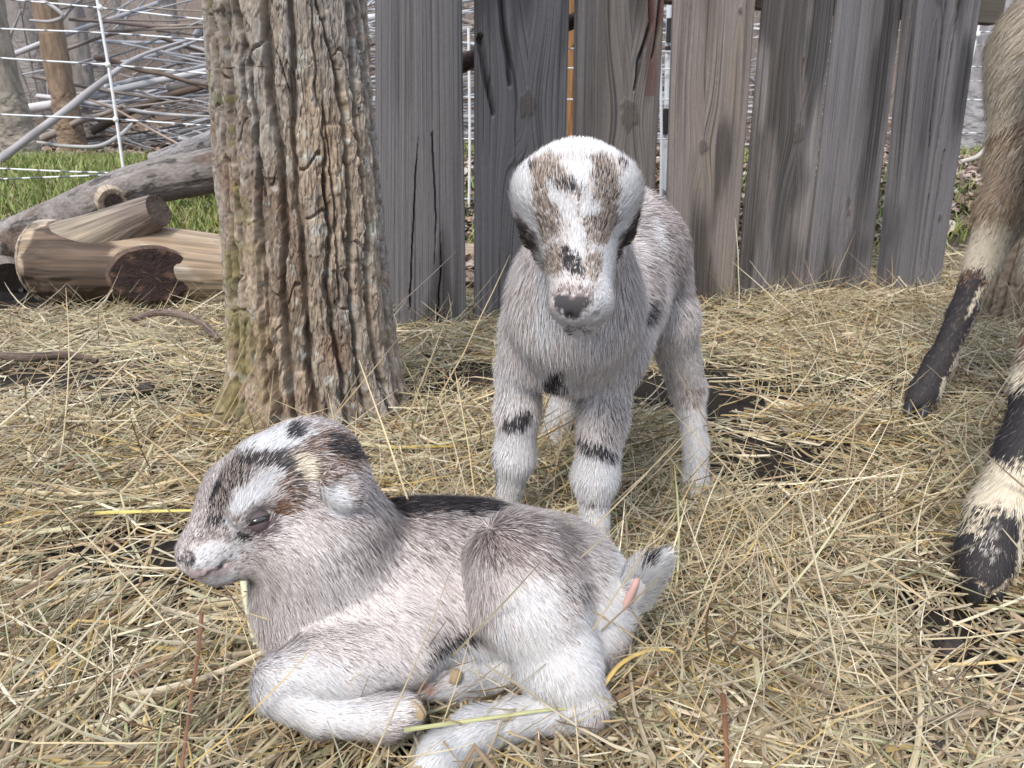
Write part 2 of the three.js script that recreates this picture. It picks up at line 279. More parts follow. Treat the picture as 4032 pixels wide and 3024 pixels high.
const woodM = mat({ vertexColors: true, roughness: 0.8, map: grainTex, color: lin(1.35, 1.35, 1.35), bumpMap: grayTex(256, 256, (u, v) => 0.6 * fbm(u * 50, v * 9, 4, 3) + 0.4 * noise(u * 130, v * 24)), bumpScale: 0.002 });
{
  const p0 = [-1.1578, .089, -1.88], p1 = [-.4553, .0651, -1.86];
  const t = thing('debarked_log', 'barkless tan log with a dark round branch cut, lying left of the oak', 'log', [p0[0], 0.0, p0[2]]);
  const L = p1[0] - p0[0];
  const loss = (a, v) => smoothstep(0.5 * fbm(v * 14, a * 9, 3, 3) + 0.5 * noise(v * 5, a * 6, 2), 0.42, 0.47);
  const band = (a, v) => { const q = ((a + 1.25) % 1); return q; };
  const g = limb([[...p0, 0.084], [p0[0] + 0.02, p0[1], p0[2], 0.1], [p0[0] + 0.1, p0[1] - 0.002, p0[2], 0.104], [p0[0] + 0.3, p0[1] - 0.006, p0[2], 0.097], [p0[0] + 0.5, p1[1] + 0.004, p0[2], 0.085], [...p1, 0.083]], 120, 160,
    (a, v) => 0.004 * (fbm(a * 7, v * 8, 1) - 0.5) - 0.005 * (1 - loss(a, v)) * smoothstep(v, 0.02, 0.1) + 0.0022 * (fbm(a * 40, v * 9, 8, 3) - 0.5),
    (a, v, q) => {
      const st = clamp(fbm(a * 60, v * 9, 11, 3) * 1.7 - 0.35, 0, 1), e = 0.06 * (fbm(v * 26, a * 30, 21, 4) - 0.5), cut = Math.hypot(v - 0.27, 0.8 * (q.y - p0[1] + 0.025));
      let c = mix3([0.23, 0.185, 0.14], [0.47, 0.41, 0.34], st);
      c = mix3(c, mix3([0.36, 0.32, 0.27], [0.56, 0.52, 0.47], st), 0.85 * smoothstep(0.6 * fbm(v * 5, a * 4, 33, 4) + 0.4 * noise(a * 26, v * 8, 2), 0.44, 0.52)); // silvered weathering in ragged patches
      c = mix3(c, [0.30, 0.215, 0.135], (1 - loss(a, v)) * 0.6); // tan strips where bark clung
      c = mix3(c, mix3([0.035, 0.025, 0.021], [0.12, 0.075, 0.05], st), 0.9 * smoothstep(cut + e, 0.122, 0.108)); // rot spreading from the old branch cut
      c = mix3(c, [0.05, 0.038, 0.03], 0.85 * smoothstep(Math.abs(q.y - p0[1] + 0.028 + 0.05 * (v - 0.15) + e * 0.8), 0.012, 0.008) * smoothstep(v, 0.03, 0.06) * smoothstep(v, 0.2, 0.17)); // black mould along a split
      return c;
    }, (u, v) => { const k = 0.7 + 0.5 * noise(v * 14, Math.sin(u * 6.28) * 2, 4); return [0.40 * k, 0.31 * k, 0.21 * k]; });
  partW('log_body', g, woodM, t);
  const s0 = [-.9799, .1472, -1.87], s1 = [-.892, .1896, -1.85], s2 = [-.8214, .218, -1.83];
  partW('branch_stub', limb([[...[-1.0753, .1092, -1.88], 0.08], [...s0, 0.066], [...s1, 0.047], [...s2, 0.037]], 60, 40, (a, v) => 0.005 * (fbm(a * 6, v * 14, 6) - 0.5), (a, v) => { const k = 0.5 + 0.9 * fbm(a * 50, v * 9, 3); return mix3([0.30 * k, 0.26 * k, 0.21 * k], [0.2 * k, 0.165 * k, 0.15 * k], smoothstep(v + 0.06 * noise(a * 9, v * 20), 0.14, 0.24)); },
    (u, v) => { const k = 0.6 + 0.7 * noise(v * 9, u * 12); return [0.10 * k, 0.075 * k, 0.06 * k]; }), woodM, t);
  const c0 = [-.8652, .0684, -1.84], c1 = [-.8249, .0769, -1.762];
  partW('branch_cut', limb([[...c0, 0.098], [c1[0] - (c1[0] - c0[0]) * 0.2, c1[1], c1[2] - 0.012, 0.095], [...c1, 0.088]], 80, 20, (a, v, r) => r * (0.68 / Math.hypot(0.68 * Math.cos(a * 6.283), Math.sin(a * 6.283)) - 1) + 0.004 * (fbm(Math.cos(a * 6.28) * 3 + 4, Math.sin(a * 6.28) * 3, 2) - 0.5), (a, v) => { const k = 0.6 + 0.8 * noise(a * 30, v * 90); return [0.10 * k, 0.062 * k, 0.045 * k]; },
    (u, v) => { const k = 0.55 + 0.5 * noise(v * 22 + 2 * noise(u * 9, 3), 3) + 0.5 * fbm(u * 14, v * 9, 7), w = smoothstep(noise(u * 16, v * 8, 9), 0.78, 0.86); return mix3([0.035 * k, 0.02 * k, 0.019 * k], [0.15, 0.09, 0.065], w); }), woodM, t);
}
{
  const t = thing('grey_log', 'long smooth grey log sloping up behind the barkless log', 'log', [-1.2256, .1353, -1.97]);
  const pts = [[...[-1.4031, .0643, -1.9], 0.07], [...[-1.2819, .1102, -1.94], 0.068], [...[-1.1873, .1526, -1.97], 0.062], [...[-1.1002, .2034, -2.02], 0.056], [...[-.9676, .2611, -2.06], 0.056], [...[-.7735, .3015, -2.1], 0.056], [...[-.578, .3581, -2.16], 0.052]];
  partW('log_body', limb(pts, 80, 200, (a, v) => 0.012 * (fbm(a * 4, v * 4, 5) - 0.5) + 0.0016 * (fbm(a * 30, v * 30, 6) - 0.5), (a, v) => { const k = 0.75 + 0.5 * fbm(a * 14, v * 12, 8); return mix3([0.20 * k, 0.185 * k, 0.18 * k], [0.13 * k, 0.10 * k, 0.085 * k], smoothstep(fbm(a * 9, v * 9, 2), 0.55, 0.68)); }), barkM, t);
  partW('knot_ring', limb([[...[-1.0491, .2319, -2.06], 0.042], [...[-1.0072, .2241, -1.99], 0.037], [...[-1.0027, .2222, -1.985], 0.032]], 40, 12, (a, v) => 0.003 * noise(a * 9, v * 20), () => [0.42, 0.36, 0.29], (u, v) => { const k = 0.7 + 0.5 * noise(v * 14, u * 6); return v < 0.66 ? [0.075 * k, 0.06 * k, 0.052 * k] : [0.42 * k, 0.35 * k, 0.28 * k]; }), woodM, t);
  partW('sawn_stub', limb([[...[-1.2756, .0784, -1.92], 0.045], [...[-1.2311, .0522, -1.87], 0.038]], 40, 12, (a) => 0.003 * noise(a * 9), () => [0.2, 0.18, 0.17], (u, v) => { const k = 0.6 + 0.6 * noise(v * 14, u * 9); return [0.05 * k, 0.042 * k, 0.036 * k]; }), barkM, t);
}
tag(part('thin_log', limb([[...[-1.166, .3025, -2.6], 0.03], [...[-.9544, .3771, -2.62], 0.034], [...[-.7003, .4917, -2.66], 0.036]], 30, 40, (a, v) => 0.004 * (fbm(a * 5, v * 6) - 0.5), (a, v) => { const k = 0.8 + 0.4 * fbm(a * 9, v * 20); return [0.24 * k, 0.235 * k, 0.25 * k]; }), barkM), 'thinner pale grey log propped above and behind the grey log', 'log');
tag(part('field_stone', (() => { const g = new THREE.IcosahedronGeometry(1, 5), p = g.attributes.position, o = [-1.0249, .2227, -2.7]; for (let i = 0; i < p.count; i++) { const k = 1 + 0.5 * (fbm(p.getX(i) * 1.6 + 4, p.getY(i) * 1.6, p.getZ(i) * 1.6) - 0.5); p.setXYZ(i, o[0] + p.getX(i) * 0.12 * k, o[1] + p.getY(i) * 0.035 * k, o[2] + p.getZ(i) * 0.07 * k); } const q = mergeVertices(g.deleteAttribute('normal').deleteAttribute('uv')); q.computeVertexNormals(); return q; })(), mat({ color: lin(0.42, 0.39, 0.34) })), 'flat pale stone in the grass under the grey log', 'stone');
tag(part('pale_log', limb([[...[-.1671, .0263, -2.3], 0.055], [...[.573, -.0004, -2.42], 0.06], [...[1.4557, -.0126, -2.5], 0.062], [...[1.5322, -.0202, -2.5], 0.058]], 40, 60, (a, v) => 0.006 * (fbm(a * 5, v * 6, 3) - 0.5), (a, v) => { const k = 0.8 + 0.4 * fbm(a * 30, v * 9); return [0.46 * k, 0.37 * k, 0.29 * k]; }), woodM), 'pale tan log lying on the ground behind the board fence', 'log');
tag(part('brace_pole', limb([[...[-.1655, .4983, -1.78], 0.017], [...[-.0973, .5371, -1.82], 0.019], [...[.0247, .5826, -1.86], 0.018], [...[.1932, .6503, -1.92], 0.016]], 20, 40, (a, v) => 0.003 * (fbm(a * 5, v * 16) - 0.5), (a, v) => { const k = 0.7 + 0.6 * fbm(a * 9, v * 16); return [0.11 * k, 0.07 * k, 0.06 * k]; }), barkM), 'dark pole slanting behind the gaps of the boards', 'pole');
tag(part('dry_stick', limb([[...[-.778, .022, -1.5433], 0.0055], [...[-.7331, .03, -1.5733], 0.0075], [...[-.6426, .026, -1.5256], 0.0075], [...[-.5477, .014, -1.4018], 0.005]], 14, 50, (a, v) => 0.0014 * (fbm(a * 5, v * 40) - 0.5), (a, v) => { const k = 0.7 + 0.5 * fbm(a * 9, v * 50); return [0.19 * k, 0.145 * k, 0.125 * k]; }), barkM), 'bent brown stick on the hay below the barkless log', 'stick');
tag(part('dry_stick', limb([[...[-.8982, .02, -1.2812], 0.006], [...[-.7984, .03, -1.2243], 0.008], [...[-.7446, .026, -1.2503], 0.007], [...[-.7001, .016, -1.2514], 0.004]], 14, 50, (a, v) => 0.0014 * (fbm(a * 5, v * 40) - 0.5), (a, v) => { const k = 0.7 + 0.5 * fbm(a * 9, v * 50); return [0.14 * k, 0.105 * k, 0.085 * k]; }), barkM), 'dark stick half buried in the hay below the grey log', 'stick');


// ---------------------------------------------------------------- netting, woods and brush behind
const netM = mat({ vertexColors: true, roughness: 0.5 });
const twist = (v) => (noise(v * 55, 3) > 0.4 ? [0.78, 0.82, 0.86] : [0.12, 0.13, 0.16]);
const tube = (pts, r, rings, tint, sides = 6) => limb(pts.map((p) => [...p, r]), sides, rings, null, tint);
const ball = (p, r) => { const g = new THREE.SphereGeometry(r, 12, 8); g.scale(1, 1.15, 1); g.translate(...p); const n = g.attributes.position.count; g.setAttribute('color', new THREE.Float32BufferAttribute(new Float32Array(n * 3).fill(0.82), 3)); return g; };
{
  const t = thing('electric_netting', 'white twisted wire netting strung in front of the brush pile', 'netting', [-1.2902, .1183, -2.55]);
  const wires = [
    [[-1.6654, .7832, -2.5], [-1.3985, .7663, -2.55], [-1.2395, .7524, -2.55], [-.9313, .7207, -2.55], [-.1381, .658, -2.6], [.5303, .6456, -2.7]],
    [[-1.6841, .6987, -2.5], [-1.5517, .6951, -2.55], [-1.2421, .6835, -2.55], [-.9312, .6628, -2.55], [-.1391, .598, -2.6], [.5337, .5927, -2.7]],
    [[-1.7004, .6252, -2.5], [-1.5681, .6133, -2.55], [-1.2408, .5936, -2.55], [-.9213, .5671, -2.55], [-.1408, .5028, -2.6], [.5395, .5007, -2.7]],
    [[-1.7375, .4578, -2.5], [-1.6007, .45, -2.55], [-1.2412, .4349, -2.55], [-.939, .4157, -2.55], [-.143, .377, -2.6], [.5474, .3773, -2.7]],
    [[-1.7738, .294, -2.5], [-1.6334, .2868, -2.55], [-1.4429, .2783, -2.55], [-1.2399, .2711, -2.55], [-.9293, .2439, -2.55], [-.1462, .1883, -2.6], [.561, .1659, -2.7]],
    [[-1.7844, .2464, -2.5], [-1.6399, .2539, -2.55], [-1.416, .2625, -2.55], [-1.245, .2693, -2.56]],
    [[-1.1696, .1183, -2.55], [-1.0492, .1169, -2.55], [-.9434, .1198, -2.55], [-.1481, .0831, -2.6], [.5675, .0641, -2.7]],
  ];
  for (const w of wires) partW('strand', tube(w, 0.0026, 160, (a, v) => twist(v)), netM, t);
  const up = (p, q) => partW('stay', tube([p, [(p[0] + q[0]) / 2 + 0.004, (p[1] + q[1]) / 2, p[2]], q], 0.0045, 30, () => [0.8, 0.83, 0.86], 8), netM, t);
  up([-1.241, .8221, -2.54], [-1.2353, .2701, -2.54]);
  up([-.1344, .7041, -2.6], [-.1452, .0678, -2.6]); up([.475, .6884, -2.69], [.5111, .0653, -2.69]); up([-2.0036, .8393, -2.5], [-2.0449, .252, -2.5]);
  for (const k of [[-1.2346, .7509, -2.54], [-1.236, .5927, -2.54], [-1.2364, .4346, -2.54], [-1.2351, .2715, -2.54]]) partW('knot', ball(k, 0.0085), netM, t);
}
{
  const t = thing('electric_netting', 'white wire netting beyond the right hand end of the boards', 'netting', [1.9964, .1518, -3.4]);
  for (const [v, r] of [[20, 0.0015], [75, 0.003], [103, 0.0015], [150, 0.003], [180, 0.0015], [221, 0.003], [292, 0.003], [359, 0.003]]) {
    const D = 3.4, y = (h) => { const a = Math.atan((829.5 - h) / 1654.4) - 0.30543; return 0.37 + D * Math.tan(a); };
    partW('strand', tube([[1.7, y(v - 4), -D], [2.1, y(v), -D], [2.5, y(v + 3), -D], [3.3, y(v + 2), -D + 0.1]], r, 70, (a, q) => twist(q)), netM, t);
  }
  partW('stay', tube([[1.8849, .9551, -3.38], [1.877, .8886, -3.38], [1.8658, .6838, -3.38], [1.8426, .4706, -3.38], [1.8138, .2295, -3.38]], 0.0055, 30, () => [0.8, 0.84, 0.88], 8), netM, t);
  partW('stay', tube([[1.9082, .9759, -3.5], [1.9151, .6587, -3.5], [1.9224, .3218, -3.5]], 0.004, 30, () => [0.62, 0.66, 0.7], 8), netM, t);
  for (const k of [[1.8675, .7775, -3.37], [1.8571, .648, -3.37], [1.8433, .5224, -3.37]]) partW('knot', ball(k, 0.011), netM, t);
  partW('ground_spike', tube([[1.6844, .1922, -3.1], [1.7203, .141, -3.1], [1.7853, .0605, -3.1]], 0.0055, 16, () => [0.8, 0.84, 0.86], 8), netM, t);
}
{
  const t = thing('fence_post', 'white netting post with black clips seen through a gap of the boards', 'post', [.5303, .1331, -2.72]);
  partW('post', tube([[.5232, .1173, -2.72], [.5115, .5233, -2.72], [.5002, .8806, -2.72]], 0.008, 20, () => [0.75, 0.8, 0.85], 12), netM, t);
  for (const q of [[[.5093, .6771, -2.71], [.5081, .7454, -2.71]], [[.5129, .3921, -2.71], [.5127, .4724, -2.71]], [[.5093, .6522, -2.71], [.5087, .6633, -2.71]]]) partW('clip', tube(q, 0.012, 6, () => [0.02, 0.02, 0.024], 12), netM, t);
}
// trees
const farBark = mat({ vertexColors: true, roughness: 1, bumpMap: grayTex(128, 256, (u, v) => fbm(u * 20, v * 18, 4, 3)), bumpScale: 0.01 });
function bareTree(name, label, base, r, h, lean, c0, c1, seed, group, sides = 28, rings = 90) {
  const t = thing(name, label, 'tree', base, group), R = rng(seed);
  const q = [[0, -0.15, 0, r * 1.35], [lean[0] * 0.12, h * 0.06, lean[1] * 0.12, r * 1.05], [lean[0] * 0.5, h * 0.5, lean[1] * 0.5, r * 0.9], [lean[0], h, lean[1], r * 0.5]];
  part('trunk', limb(q, sides, rings, (a, v, rr) => rr * (0.34 * (fbm(a * 14, v * 5 / Math.max(r * 8, 0.5), seed, 3) - 0.5)), (a, v) => mix3(c0, c1, clamp(0.55 * fbm(a * 16, v * 8, seed + 3, 3) + 0.75 * noise(a * 44, v * 22, seed) - 0.2, 0, 1)), null), farBark, t);
  const limbs = []; const n = 5 + Math.floor(R() * 5);
  for (let i = 0; i < n; i++) {
    const k = 0.25 + 0.7 * R(), th = R() * 6.28, y = h * k, l = h * (0.12 + 0.16 * R()), x = lean[0] * k, z = lean[1] * k, s = r * (0.3 - 0.15 * k), d = [Math.cos(th), 0.25 + 0.5 * R(), Math.sin(th)];
    limbs.push(limb([[x, y, z, s], [x + d[0] * l * 0.5, y + d[1] * l * 0.35, z + d[2] * l * 0.5, s * 0.6], [x + d[0] * l, y + d[1] * l, z + d[2] * l, s * 0.25]], 6, 8, null, () => mix3(c0, c1, 0.4)));
    for (let j = 0; j < 4; j++) { const w = 0.35 + 0.6 * R(), e = [d[0] + R() - 0.5, d[1] + R() - 0.3, d[2] + R() - 0.5], m = l * 0.4, X = x + d[0] * l * w, Y = y + d[1] * l * w * 0.9, Z = z + d[2] * l * w; limbs.push(limb([[X, Y, Z, s * 0.3], [X + e[0] * m, Y + e[1] * m, Z + e[2] * m, s * 0.12]], 5, 4, null, () => mix3(c0, c1, 0.3))); }
  }
  part('crown', mergeGeometries(limbs), farBark, t);
  return t;
}
const footOn = (x, D) => [x, groundY(x, -D), -D];
bareTree('bare_tree', 'pale grey tree trunk farthest to the side behind the netting', footOn([-2.1721, .2986, -3.6][0], 3.6), 0.066, 5, [-0.3, 0.1], [0.17, 0.15, 0.125], [0.36, 0.33, 0.29], 11);
bareTree('bare_tree', 'orange brown flaking tree trunk between two grey trunks behind the netting', footOn([-2.2218, .3654, -4.1][0], 4.1), 0.056, 5, [-0.16, 0], [0.14, 0.10, 0.07], [0.32, 0.245, 0.18], 12);
bareTree('bare_tree', 'slim grey trunk close beside the orange brown one', footOn([-2.3242, .3698, -4.5][0], 4.5), 0.052, 5, [-0.2, -0.3], [0.15, 0.14, 0.135], [0.30, 0.28, 0.27], 13);
bareTree('bare_tree', 'leaning reddish trunk beyond the netting at the far end of the boards', footOn([2.6007, .3067, -4.6][0], 4.6), 0.045, 4.5, [0.75, -0.2], [0.10, 0.055, 0.035], [0.26, 0.15, 0.09], 14);
bareTree('bare_tree', 'grey trunk standing past the end of the boards in front of the reddish one', footOn([2.3552, .3122, -4.2][0], 4.2), 0.07, 5, [0.25, 0], [0.20, 0.2, 0.21], [0.36, 0.36, 0.38], 15);
bareTree('bare_tree', 'orange trunk glimpsed through the gap above the standing kid', footOn([.2159, .3778, -2.9][0], 2.9), 0.014, 1.15, [-0.03, 0], [0.30, 0.15, 0.06], [0.42, 0.24, 0.11], 16);
barkTree('rough_bark_tree', 'rough dark trunk behind the adult goat legs', footOn([1.111, -.0043, -1.66][0], 1.66), 0.075, 0.052, [0.1, -0.05], 0.9, 2.6, 200, 240, 0.011, (a, h, th, id, id2, rel, mid, fine) => { const k = 0.7 + 0.6 * fine; return mix3([0.12 * k, 0.095 * k, 0.075 * k], [0.22 * k, 0.185 * k, 0.15 * k], clamp(id * 0.6 + mid * 0.5, 0, 1)); }, null);
{
  const R = rng(77), group = 'bare trees far back in the woods';
  for (let i = 0; i < 120; i++) {
    const D = 6.5 + 30 * Math.pow(R(), 1.1), x = (R() - 0.5) * 2 * (D * 0.78 + 1), r = 0.05 + 0.12 * R() * R() + 0.02, w = R();
    if (D < 9 && x > -1 && x < 3.5 && R() < 0.6) continue;
    const c0 = w < 0.25 ? [0.16, 0.10, 0.065] : [0.15, 0.14, 0.135], c1 = w < 0.25 ? [0.34, 0.23, 0.15] : [0.33, 0.31, 0.30];
    bareTree('woodland_tree', 'bare slender tree far back in the leafless woods', footOn(x, D), r, 7 + 5 * R(), [(R() - 0.5) * 1.4, (R() - 0.5)], c0, c1, 200 + i, group, 12, 30);
  }
}
// the brush pile: every branch a part
{
  const t = thing('brush_pile', 'long heap of bleached cut branches behind the netting', 'brush pile', footOn(-1.2, 4.7)), R = rng(31);
  const m = mat({ vertexColors: true, roughness: 0.95 });
  for (let i = 0; i < 390; i++) {
    const q = R(), big = q < 0.1 ? 0.021 : q < 0.42 ? 0.0115 : 0.0055, r = big * (0.7 + 0.6 * R()), L = 0.5 + 1.5 * R(), x0 = -2.7 + 3.3 * R(), D = 4.1 + 1.2 * R(), lay = Math.pow(R(), 1.25), y0 = groundY(x0, -D) + 0.03 + lay * 0.72 * smoothstep(x0, -3.4, -2.0);
    const a = (R() - 0.42) * 0.55 + (lay > 0.75 ? (R() - 0.4) * 1.0 : 0), yaw = (R() - 0.5) * 1.3, pts = [], k0 = 0.24 + 0.3 * R(), wob = 0.03 + 0.1 * R();
    let x = x0, y = y0, z = -D, aa = a;
    for (let k = 0; k < 6; k++) { pts.push([x, y, z, r * (1 - 0.13 * k)]); aa += (R() - 0.5) * wob * 6 * 0.5; x += Math.cos(aa) * Math.cos(yaw) * L / 5; y += Math.sin(aa) * L / 5; z += Math.sin(yaw) * L / 5; y = Math.max(y, groundY(x, z) + r); }
    const w = R(), base = w < 0.62 ? [0.40 * (0.7 + k0), 0.41 * (0.7 + k0), 0.44 * (0.7 + k0)] : w < 0.85 ? [0.26, 0.23, 0.21] : [0.12, 0.09, 0.075];
    partW('branch', limb(pts, r > 0.012 ? 10 : 6, 26, (u, v, rr) => rr * 0.25 * (noise(u * 4, v * 12, i) - 0.5), (u, v) => { const k = 0.7 + 0.6 * noise(u * 5, v * 14, i); return base.map((e) => e * k); }, () => [0.42, 0.36, 0.29]), m, t);
  }
}
const branch = (label, pts, c, seed) => tag(part('fallen_branch', limb(pts, 12, 50, (u, v, r) => r * 0.3 * (noise(u * 4, v * 10, seed) - 0.5), (u, v) => { const k = 0.75 + 0.5 * noise(u * 5, v * 14, seed); return c.map((e) => e * k); }), mat({ vertexColors: true, roughness: 0.95 })), label, 'branch');
branch('long straight pale branch leaning up across the three trunks', [[...[-1.9284, .2576, -2.9], 0.016], [...[-1.8559, .3419, -3], 0.015], [...[-1.7372, .4539, -3.1], 0.014], [...[-1.6195, .6079, -3.3], 0.012], [...[-1.6125, .719, -3.6], 0.008], [...[-1.5148, .8395, -4], 0.005]], [0.34, 0.33, 0.345], 1);
branch('pale branch lying low in a curve at the foot of the trunks', [[...[-1.8242, .3648, -3.1], 0.006], [...[-1.7021, .3512, -3.1], 0.0075], [...[-1.612, .3509, -3.15], 0.0085], [...[-1.5584, .3873, -3.2], 0.008], [...[-1.5433, .4362, -3.3], 0.006]], [0.38, 0.37, 0.37], 2);
branch('thin brown branch drooping in front of the brush pile', [[...[-1.6631, .5283, -3.2], 0.004], [...[-1.5689, .496, -3.2], 0.005], [...[-1.3898, .4188, -3.1], 0.005], [...[-1.2169, .3485, -3], 0.005], [...[-1.1481, .3294, -2.95], 0.004]], [0.26, 0.21, 0.18], 3);
branch('forked pale branch hooked high beside the palest trunk', [[...[-1.9337, .9253, -3.4], 0.007], [...[-1.8396, .8833, -3.4], 0.008], [...[-1.8084, .8494, -3.4], 0.008], [...[-1.8583, .8307, -3.4], 0.007], [...[-1.9416, .8341, -3.4], 0.005]], [0.36, 0.35, 0.36], 4);
branch('dark thin branch running level above the brush pile', [[...[-2.2019, .9476, -4.2], 0.008], [...[-1.9962, .937, -4.2], 0.009], [...[-1.8142, .9202, -4.2], 0.01], [...[-1.6301, .916, -4.2], 0.012], [...[-1.3988, .9202, -4.2], 0.012]], [0.22, 0.18, 0.17], 5);
branch('pale bent branch in the leaves beyond the boards', [[...[1.7914, .2905, -3.2], 0.008], [...[1.8812, .3109, -3.25], 0.009], [...[1.9577, .3608, -3.3], 0.008], [...[2.0146, .4094, -3.3], 0.006]], [0.5, 0.46, 0.42], 6);
// a tangle of thin leafless shrubs
{
  const R = rng(91), m = mat({ vertexColors: true, roughness: 1 });
  for (let i = 0; i < 26; i++) {
    const x = -4.2 + 8.4 * R(), D = 4.6 + 4.5 * R(), p = footOn(x, D), t = thing('bare_shrub', 'leafless twiggy shrub among the trees behind the fence', 'shrub', p, 'leafless shrubs in the woods'), g = [];
    for (let k = 0; k < 9; k++) {
      let q = V(0, -0.05, 0), d = V((R() - 0.5) * 1.3, 1, (R() - 0.5) * 1.3).normalize(); const pts = [], r = 0.004 + 0.005 * R();
      for (let j = 0; j < 5; j++) { pts.push([q.x, q.y, q.z, r * (1 - j * 0.18)]); d.add(V((R() - 0.5) * 0.8, (R() - 0.4) * 0.4, (R() - 0.5) * 0.8)).normalize(); q = q.clone().addScaledVector(d, 0.3); if (j > 0) { const e = d.clone().add(V((R() - 0.5) * 1.8, R() * 0.5, (R() - 0.5) * 1.8)).normalize(), l = 0.2 + 0.35 * R(); g.push(limb([[q.x, q.y, q.z, r * 0.5], [q.x + e.x * l, q.y + e.y * l, q.z + e.z * l, r * 0.2]], 4, 4, null, () => [0.26, 0.23, 0.22])); } }
      g.push(limb(pts, 5, 12, null, () => [0.24, 0.21, 0.2]));
    }
    part('stems', mergeGeometries(g), m, t);
  }
}


// ---------------------------------------------------------------- animals: one skin meshed from a smooth union of limbs, then coat, eyes, hooves
const U3 = [0, 0.95372, -0.30071], C3 = [0, -0.30071, -0.95372]; // level across is x; up and away as the flanks face
const sub3 = (a, b) => [a[0] - b[0], a[1] - b[1], a[2] - b[2]], dot3 = (a, b) => a[0] * b[0] + a[1] * b[1] + a[2] * b[2], len3 = (a) => Math.hypot(a[0], a[1], a[2]);
const nrm3 = (a) => { const l = len3(a) || 1; return [a[0] / l, a[1] / l, a[2] / l]; }, cross3 = (a, b) => [a[1] * b[2] - a[2] * b[1], a[2] * b[0] - a[0] * b[2], a[0] * b[1] - a[1] * b[0]];
const comb3 = (...t) => { const o = [0, 0, 0]; for (const [k, v] of t) for (let i = 0; i < 3; i++) o[i] += k * v[i]; return o; };
const cone = (a, b, ra, rb, k = 0.015, o = {}) => ({ a, b, ba: sub3(b, a), bb: dot3(sub3(b, a), sub3(b, a)) || 1e-9, ra, rb, k, m: comb3([0.5, a], [0.5, b]), R: len3(sub3(b, a)) / 2 + Math.max(ra, rb), comb: nrm3(sub3(b, a)), len: 1, ...o });
const chain = (pts, k, o) => pts.slice(1).map((p, i) => cone(pts[i].slice(0, 3), p.slice(0, 3), pts[i][3], p[3], k, o)); // [x, y, z, radius]
const egg = (c, r, ax, k = 0.012, o = {}) => ({ c, r, ax, k, m: c, R: Math.max(...r), comb: [0, -1, 0], len: 1, ...o });
function dist(q, x, y, z) {
  if (q.c) {
    const dx = x - q.c[0], dy = y - q.c[1], dz = z - q.c[2], [X, Y, Z] = q.ax, [r0, r1, r2] = q.r;
    const a = dx * X[0] + dy * X[1] + dz * X[2], b = dx * Y[0] + dy * Y[1] + dz * Y[2], c = dx * Z[0] + dy * Z[1] + dz * Z[2];
    const k0 = Math.sqrt((a / r0) ** 2 + (b / r1) ** 2 + (c / r2) ** 2), k1 = Math.sqrt((a / r0 / r0) ** 2 + (b / r1 / r1) ** 2 + (c / r2 / r2) ** 2);
    return k1 < 1e-9 ? -Math.min(r0, r1, r2) : (k0 * (k0 - 1)) / k1;
  }
  const dx = x - q.a[0], dy = y - q.a[1], dz = z - q.a[2], h = Math.min(1, Math.max(0, (dx * q.ba[0] + dy * q.ba[1] + dz * q.ba[2]) / q.bb));
  const ex = dx - q.ba[0] * h, ey = dy - q.ba[1] * h, ez = dz - q.ba[2] * h;
  return Math.sqrt(ex * ex + ey * ey + ez * ez) - (q.ra + (q.rb - q.ra) * h);
}
function field(prims, x, y, z) {
  let d = 1;
  for (const q of prims) {
    const lo = Math.sqrt((x - q.m[0]) ** 2 + (y - q.m[1]) ** 2 + (z - q.m[2]) ** 2) - q.R;
    if (q.cut) { if (-lo < d - q.k) continue; const e = -dist(q, x, y, z), h = Math.max(q.k - Math.abs(d - e), 0) / q.k; d = Math.max(d, e) + h * h * q.k * 0.25; continue; }
    if (lo > d + q.k) continue;
    const e = dist(q, x, y, z), h = Math.max(q.k - Math.abs(d - e), 0) / q.k; d = Math.min(d, e) - h * h * q.k * 0.25;
  }
  return d;
}
